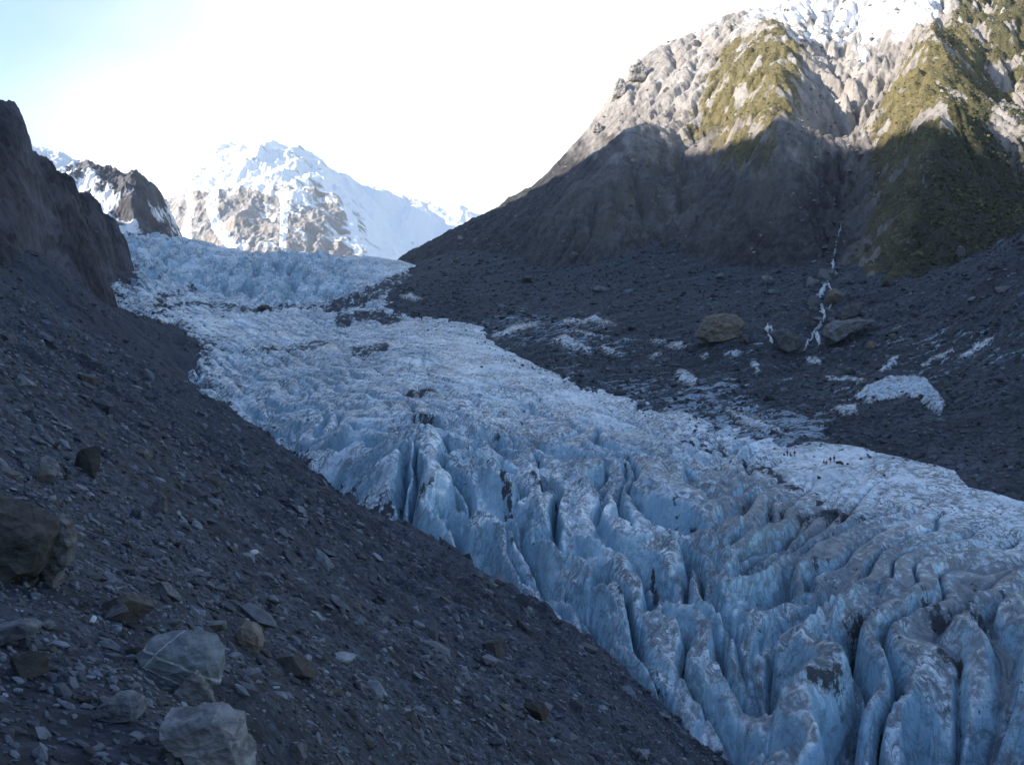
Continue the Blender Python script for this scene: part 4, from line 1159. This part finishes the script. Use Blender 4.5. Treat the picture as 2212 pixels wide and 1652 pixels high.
ice_outcrop('small ice patch just under the orange boulder', [(1560, 764), (1590, 755), (1605, 764), (1590, 770), (1568, 772)], 1.3)
ice_outcrop('ragged ice patch near the glacier edge above the smooth white band', [(1450, 815), (1470, 795), (1490, 805), (1515, 825), (1500, 835), (1470, 828)], 1.5)
ice_outcrop('narrow falling ice strip right below the orange boulder', [(1618, 780), (1632, 778), (1645, 805), (1635, 812), (1625, 800)], 1.2)
ice_outcrop('isolated ice mound on the far moraine beside the glacier bend', [(865, 640), (885, 634), (915, 648), (890, 652)], 2.5)
ice_outcrop('fringe of ice shards along the white band near the hikers', [(1560, 880), (1620, 900), (1680, 925), (1715, 945), (1650, 935), (1590, 915)], 1.2)

# ================================================================== PEOPLE
def skin_mesh(verts, edges, radii, name):
    me = bpy.data.meshes.new(name); me.from_pydata(verts, edges, [])
    o = bpy.data.objects.new(name, me); COL.objects.link(o)
    md = o.modifiers.new('s', 'SKIN'); md.use_smooth_shade = True
    sv = me.skin_vertices[0].data
    for i, rr in enumerate(radii):
        sv[i].radius = (rr, rr)
        sv[i].use_root = (i == 0)
    sb = o.modifiers.new('b', 'SUBSURF'); sb.levels = 1; sb.render_levels = 1
    dg = bpy.context.evaluated_depsgraph_get()
    res = bpy.data.meshes.new_from_object(o.evaluated_get(dg))
    bpy.data.objects.remove(o)
    res.name = name
    return res


J_NAVY = mat_plain('navy_jacket', (0.025, 0.03, 0.055)); J_RED = mat_plain('red_jacket', (0.22, 0.025, 0.03)); J_GREY = mat_plain('grey_jacket', (0.06, 0.065, 0.075))
TROUSER = mat_plain('dark_trousers', (0.025, 0.025, 0.03)); SKIN = mat_plain('skin', (0.45, 0.29, 0.21), 0.6, 0.05); HAIR = mat_plain('dark_wool_hat', (0.03, 0.025, 0.03)); PACK = mat_plain('pack_cloth', (0.05, 0.055, 0.05))


def person(label, u, v, jacket, pose='stand', face=0.0, lean=0.0):
    p, n = glacier.hit(u, v)
    root = add('person', None, label=label, category='person', group='hikers on the glacier')
    root.location = p; root.rotation_euler = (0, 0, face)
    if pose == 'stand':
        V = [(0, 0, .93), (0, .01, 1.15), (0, .02, 1.38), (0, .0, 1.50), (0, -.02, 1.60), (0, -.02, 1.70),
             (.10, 0, .86), (.12, -.03, .48), (.12, .02, .08), (.12, -.13, .04), (-.10, 0, .86), (-.13, .04, .48), (-.14, .06, .08), (-.14, -.09, .04),
             (.20, .02, 1.40), (.27, .04, 1.14), (.24, -.10, .90), (.23, -.15, .82), (-.20, .02, 1.40), (-.28, .03, 1.14), (-.25, -.10, .92), (-.24, -.16, .84)]
    else:  # sitting on the ice with knees drawn up
        V = [(0, .15, .16), (0, .16, .38), (0, .10, .60), (0, .06, .74), (0, .02, .84), (0, .0, .94),
             (.10, .08, .16), (.13, -.32, .48), (.13, -.52, .08), (.13, -.66, .04), (-.10, .08, .16), (-.13, -.32, .46), (-.14, -.50, .08), (-.14, -.64, .04),
             (.20, .10, .62), (.26, -.05, .42), (.18, -.28, .45), (.14, -.36, .47), (-.20, .10, .62), (-.27, -.05, .42), (-.18, -.28, .44), (-.13, -.36, .46)]
    R = [.15, .155, .16, .06, .10, .085, .095, .072, .05, .045, .095, .072, .05, .045, .075, .055, .045, .04, .075, .055, .045, .04]
    E = [(0, 1), (1, 2), (2, 3), (3, 4), (4, 5), (0, 6), (6, 7), (7, 8), (8, 9), (0, 10), (10, 11), (11, 12), (12, 13), (2, 14), (14, 15), (15, 16), (16, 17), (2, 18), (18, 19), (19, 20), (20, 21)]
    me = skin_mesh(V, E, R, 'body')
    me.materials.clear()
    for q in (jacket, TROUSER, SKIN):
        me.materials.append(q)
    Vn = np.array(V)
    for f in me.polygons:
        cc = np.array(f.center)
        i = int(np.argmin(((Vn - cc) ** 2).sum(1)))
        f.material_index = 2 if i in (4, 5, 17, 21) else (1 if i in (6, 7, 8, 9, 10, 11, 12, 13) else 0)
    add('body', me, parent=root)
    hv, hf = ICO[3]
    hm = hv * np.array([.108, .115, .10]); hm = hm[:, :] + np.array(V[5]) + np.array([0, .01, .045])
    h = add('hat', mesh_np('hat', hm, hf), HAIR, root)
    if pose == 'stand':
        bm = bmesh.new(); bmesh.ops.create_cube(bm, size=1.0)
        bmesh.ops.scale(bm, vec=(.32, .2, .5), verts=bm.verts); bmesh.ops.bevel(bm, geom=bm.edges[:], offset=.07, segments=3, affect='EDGES')
        bmesh.ops.translate(bm, vec=(0, .24, 1.2), verts=bm.verts)
        mm = bpy.data.meshes.new('backpack'); bm.to_mesh(mm); bm.free(); mm.materials.append(PACK)
        add('backpack', mm, parent=root)
    return root


person('hiker in dark clothes standing leftmost on the smooth ice', 1701, 986, J_NAVY, 'stand', 0.6)
person('hiker in dark clothes sitting between the leftmost standing pair', 1708, 987.5, J_GREY, 'sit', 0.4)
person('hiker in a red jacket standing in the left group', 1716.5, 987, J_RED, 'stand', -0.5)
person('hiker in a red jacket sitting at the left of the right group', 1780, 1002, J_RED, 'sit', 0.3)
person('hiker in a dark red jacket sitting beside the other red one', 1785.5, 1003.5, J_RED, 'sit', -0.4)
person('taller hiker in dark clothes standing near the pile of packs', 1794, 1001, J_NAVY, 'stand', 0.2)
person('hiker in grey blue clothes standing right next to the packs', 1802, 999, J_GREY, 'stand', -0.6)


def pack(label, u, v, s_, seed):
    p, n = glacier.hit(u, v)
    bm = bmesh.new(); bmesh.ops.create_cube(bm, size=1.0)
    bmesh.ops.scale(bm, vec=(.75 * s_, .45 * s_, .5 * s_), verts=bm.verts); bmesh.ops.bevel(bm, geom=bm.edges[:], offset=.14 * s_, segments=3, affect='EDGES')
    bmesh.ops.translate(bm, vec=(0, 0, .24 * s_), verts=bm.verts)
    mm = bpy.data.meshes.new('backpack'); bm.to_mesh(mm); bm.free(); mm.materials.append(PACK)
    for f in mm.polygons:
        f.use_smooth = True
    o = add('backpack', None, label=label, category='backpack', group='packs laid on the ice'); o.location = p; o.rotation_euler = (0, 0, seed)
    add('bag', mm, parent=o)
    bm = bmesh.new(); bmesh.ops.create_uvsphere(bm, u_segments=12, v_segments=8, radius=.2 * s_)
    bmesh.ops.scale(bm, vec=(1.5, .9, .6), verts=bm.verts); bmesh.ops.translate(bm, vec=(0, -.18 * s_, .3 * s_), verts=bm.verts)
    mm = bpy.data.meshes.new('pocket'); bm.to_mesh(mm); bm.free(); mm.materials.append(TROUSER)
    add('pocket', mm, parent=o)


pack('dark pack lying left of the leftmost standing hiker', 1694, 985, 1.0, 0.4)
pack('dark pack at the hiker end of the pack pile', 1809, 1001, 1.2, 0.2)
pack('bulky pack in the middle of the pack pile', 1814, 1002, 1.5, 1.0)
pack('dark pack at the right end of the pack pile', 1819, 1003, 1.1, 2.0)
pack('small pack lying alone right of the pack pile', 1831, 1004, 0.9, 0.1)
pack('dark bundle lying alone above and left of the hikers', 1673, 971, 0.9, 0.7)

# ================================================================== HAZE
bm = bmesh.new(); bmesh.ops.create_cube(bm, size=1.0)
hm_ = bpy.data.meshes.new('haze'); bm.to_mesh(hm_); bm.free()
hz = bpy.data.materials.new('valley_air'); hz.use_nodes = True
ht = hz.node_tree; ht.nodes.clear()
ho = ht.nodes.new('ShaderNodeOutputMaterial'); hv_ = ht.nodes.new('ShaderNodeVolumePrincipled')
hv_.inputs['Color'].default_value = (0.93, 0.96, 1.0, 1); hv_.inputs['Density'].default_value = HAZE
hv_.inputs['Anisotropy'].default_value = 0.2
ht.links.new(hv_.outputs[0], ho.inputs['Volume'])
hb = add('haze', hm_, hz, kind='stuff', label='thin bright haze hanging in the valley air')
hb.scale = (7000, 8200, 2000); hb.location = (500, 2000, 750)

# ================================================================== CAMERA, SUN, SKY
cam = bpy.data.cameras.new('camera'); co = bpy.data.objects.new('camera', cam); COL.objects.link(co)
co.location = (0, 0, 0); co.rotation_euler = (math.radians(90), 0, 0)
cam.sensor_width = 36.0; cam.lens = 36.0 * F / 2212.0
cam.clip_start = 0.5; cam.clip_end = 20000
scene.camera = co

sl = bpy.data.lights.new('sun', 'SUN'); so = bpy.data.objects.new('sun', sl); COL.objects.link(so)
sl.energy = 5.0; sl.angle = math.radians(0.5); sl.color = (1.0, 0.90, 0.76)
so.rotation_euler = Vector(SUN).to_track_quat('Z', 'Y').to_euler()

w = bpy.data.worlds.new('World'); scene.world = w; w.use_nodes = True
nt = w.node_tree; nt.nodes.clear()
out = nt.nodes.new('ShaderNodeOutputWorld'); bg = nt.nodes.new('ShaderNodeBackground')
sky = nt.nodes.new('ShaderNodeTexSky'); sky.sky_type = 'NISHITA'; sky.sun_disc = False
sky.sun_elevation = EL; sky.sun_rotation = math.atan2(SUN[0], SUN[1])
sky.altitude = 300; sky.air_density = 1.0; sky.dust_density = 0.4; sky.ozone_density = 2.5
tc = nt.nodes.new('ShaderNodeTexCoord')
mp = nt.nodes.new('ShaderNodeMapping'); mp.inputs['Scale'].default_value = (1.4, 1.4, 3.0); mp.inputs['Location'].default_value = (0.3, 0.1, 0.4)
nz = nt.nodes.new('ShaderNodeTexNoise'); nz.inputs['Scale'].default_value = 1.3; nz.inputs['Detail'].default_value = 6; nz.inputs['Roughness'].default_value = 0.5
nt.links.new(tc.outputs['Generated'], mp.inputs[0]); nt.links.new(mp.outputs[0], nz.inputs['Vector'])
# thin bright cloud bank low over the head of the valley, clear blue overhead and behind
sep = nt.nodes.new('ShaderNodeVectorMath'); sep.operation = 'DOT_PRODUCT'; sep.inputs[1].default_value = (0.25, 0.96, 0.10)
nt.links.new(tc.outputs['Generated'], sep.inputs[0])
mr = nt.nodes.new('ShaderNodeMapRange'); mr.interpolation_type = 'SMOOTHSTEP'
mr.inputs[1].default_value = 0.72; mr.inputs[2].default_value = 0.90
ad = nt.nodes.new('ShaderNodeMath'); ad.operation = 'MULTIPLY_ADD'; ad.inputs[1].default_value = 0.35
nt.links.new(nz.outputs['Fac'], ad.inputs[0]); nt.links.new(sep.outputs['Value'], ad.inputs[2])
sb_ = nt.nodes.new('ShaderNodeMath'); sb_.operation = 'SUBTRACT'; sb_.inputs[1].default_value = 0.17
nt.links.new(ad.outputs[0], sb_.inputs[0]); nt.links.new(sb_.outputs[0], mr.inputs[0])
mx = nt.nodes.new('ShaderNodeMix'); mx.data_type = 'RGBA'
nt.links.new(mr.outputs[0], mx.inputs[0]); nt.links.new(sky.outputs[0], mx.inputs[6]); mx.inputs[7].default_value = (3.9, 4.3, 4.2, 1)
nt.links.new(mx.outputs[2], bg.inputs[0]); bg.inputs[1].default_value = 0.15
nt.links.new(bg.outputs[0], out.inputs[0])

scene.view_settings.view_transform = 'Standard'; scene.view_settings.look = 'None'
scene.view_settings.exposure = 1.2; scene.view_settings.gamma = 1
scene.render.engine = 'CYCLES'
scene.cycles.use_denoising = True
scene.cycles.max_bounces = 4; scene.cycles.diffuse_bounces = 3
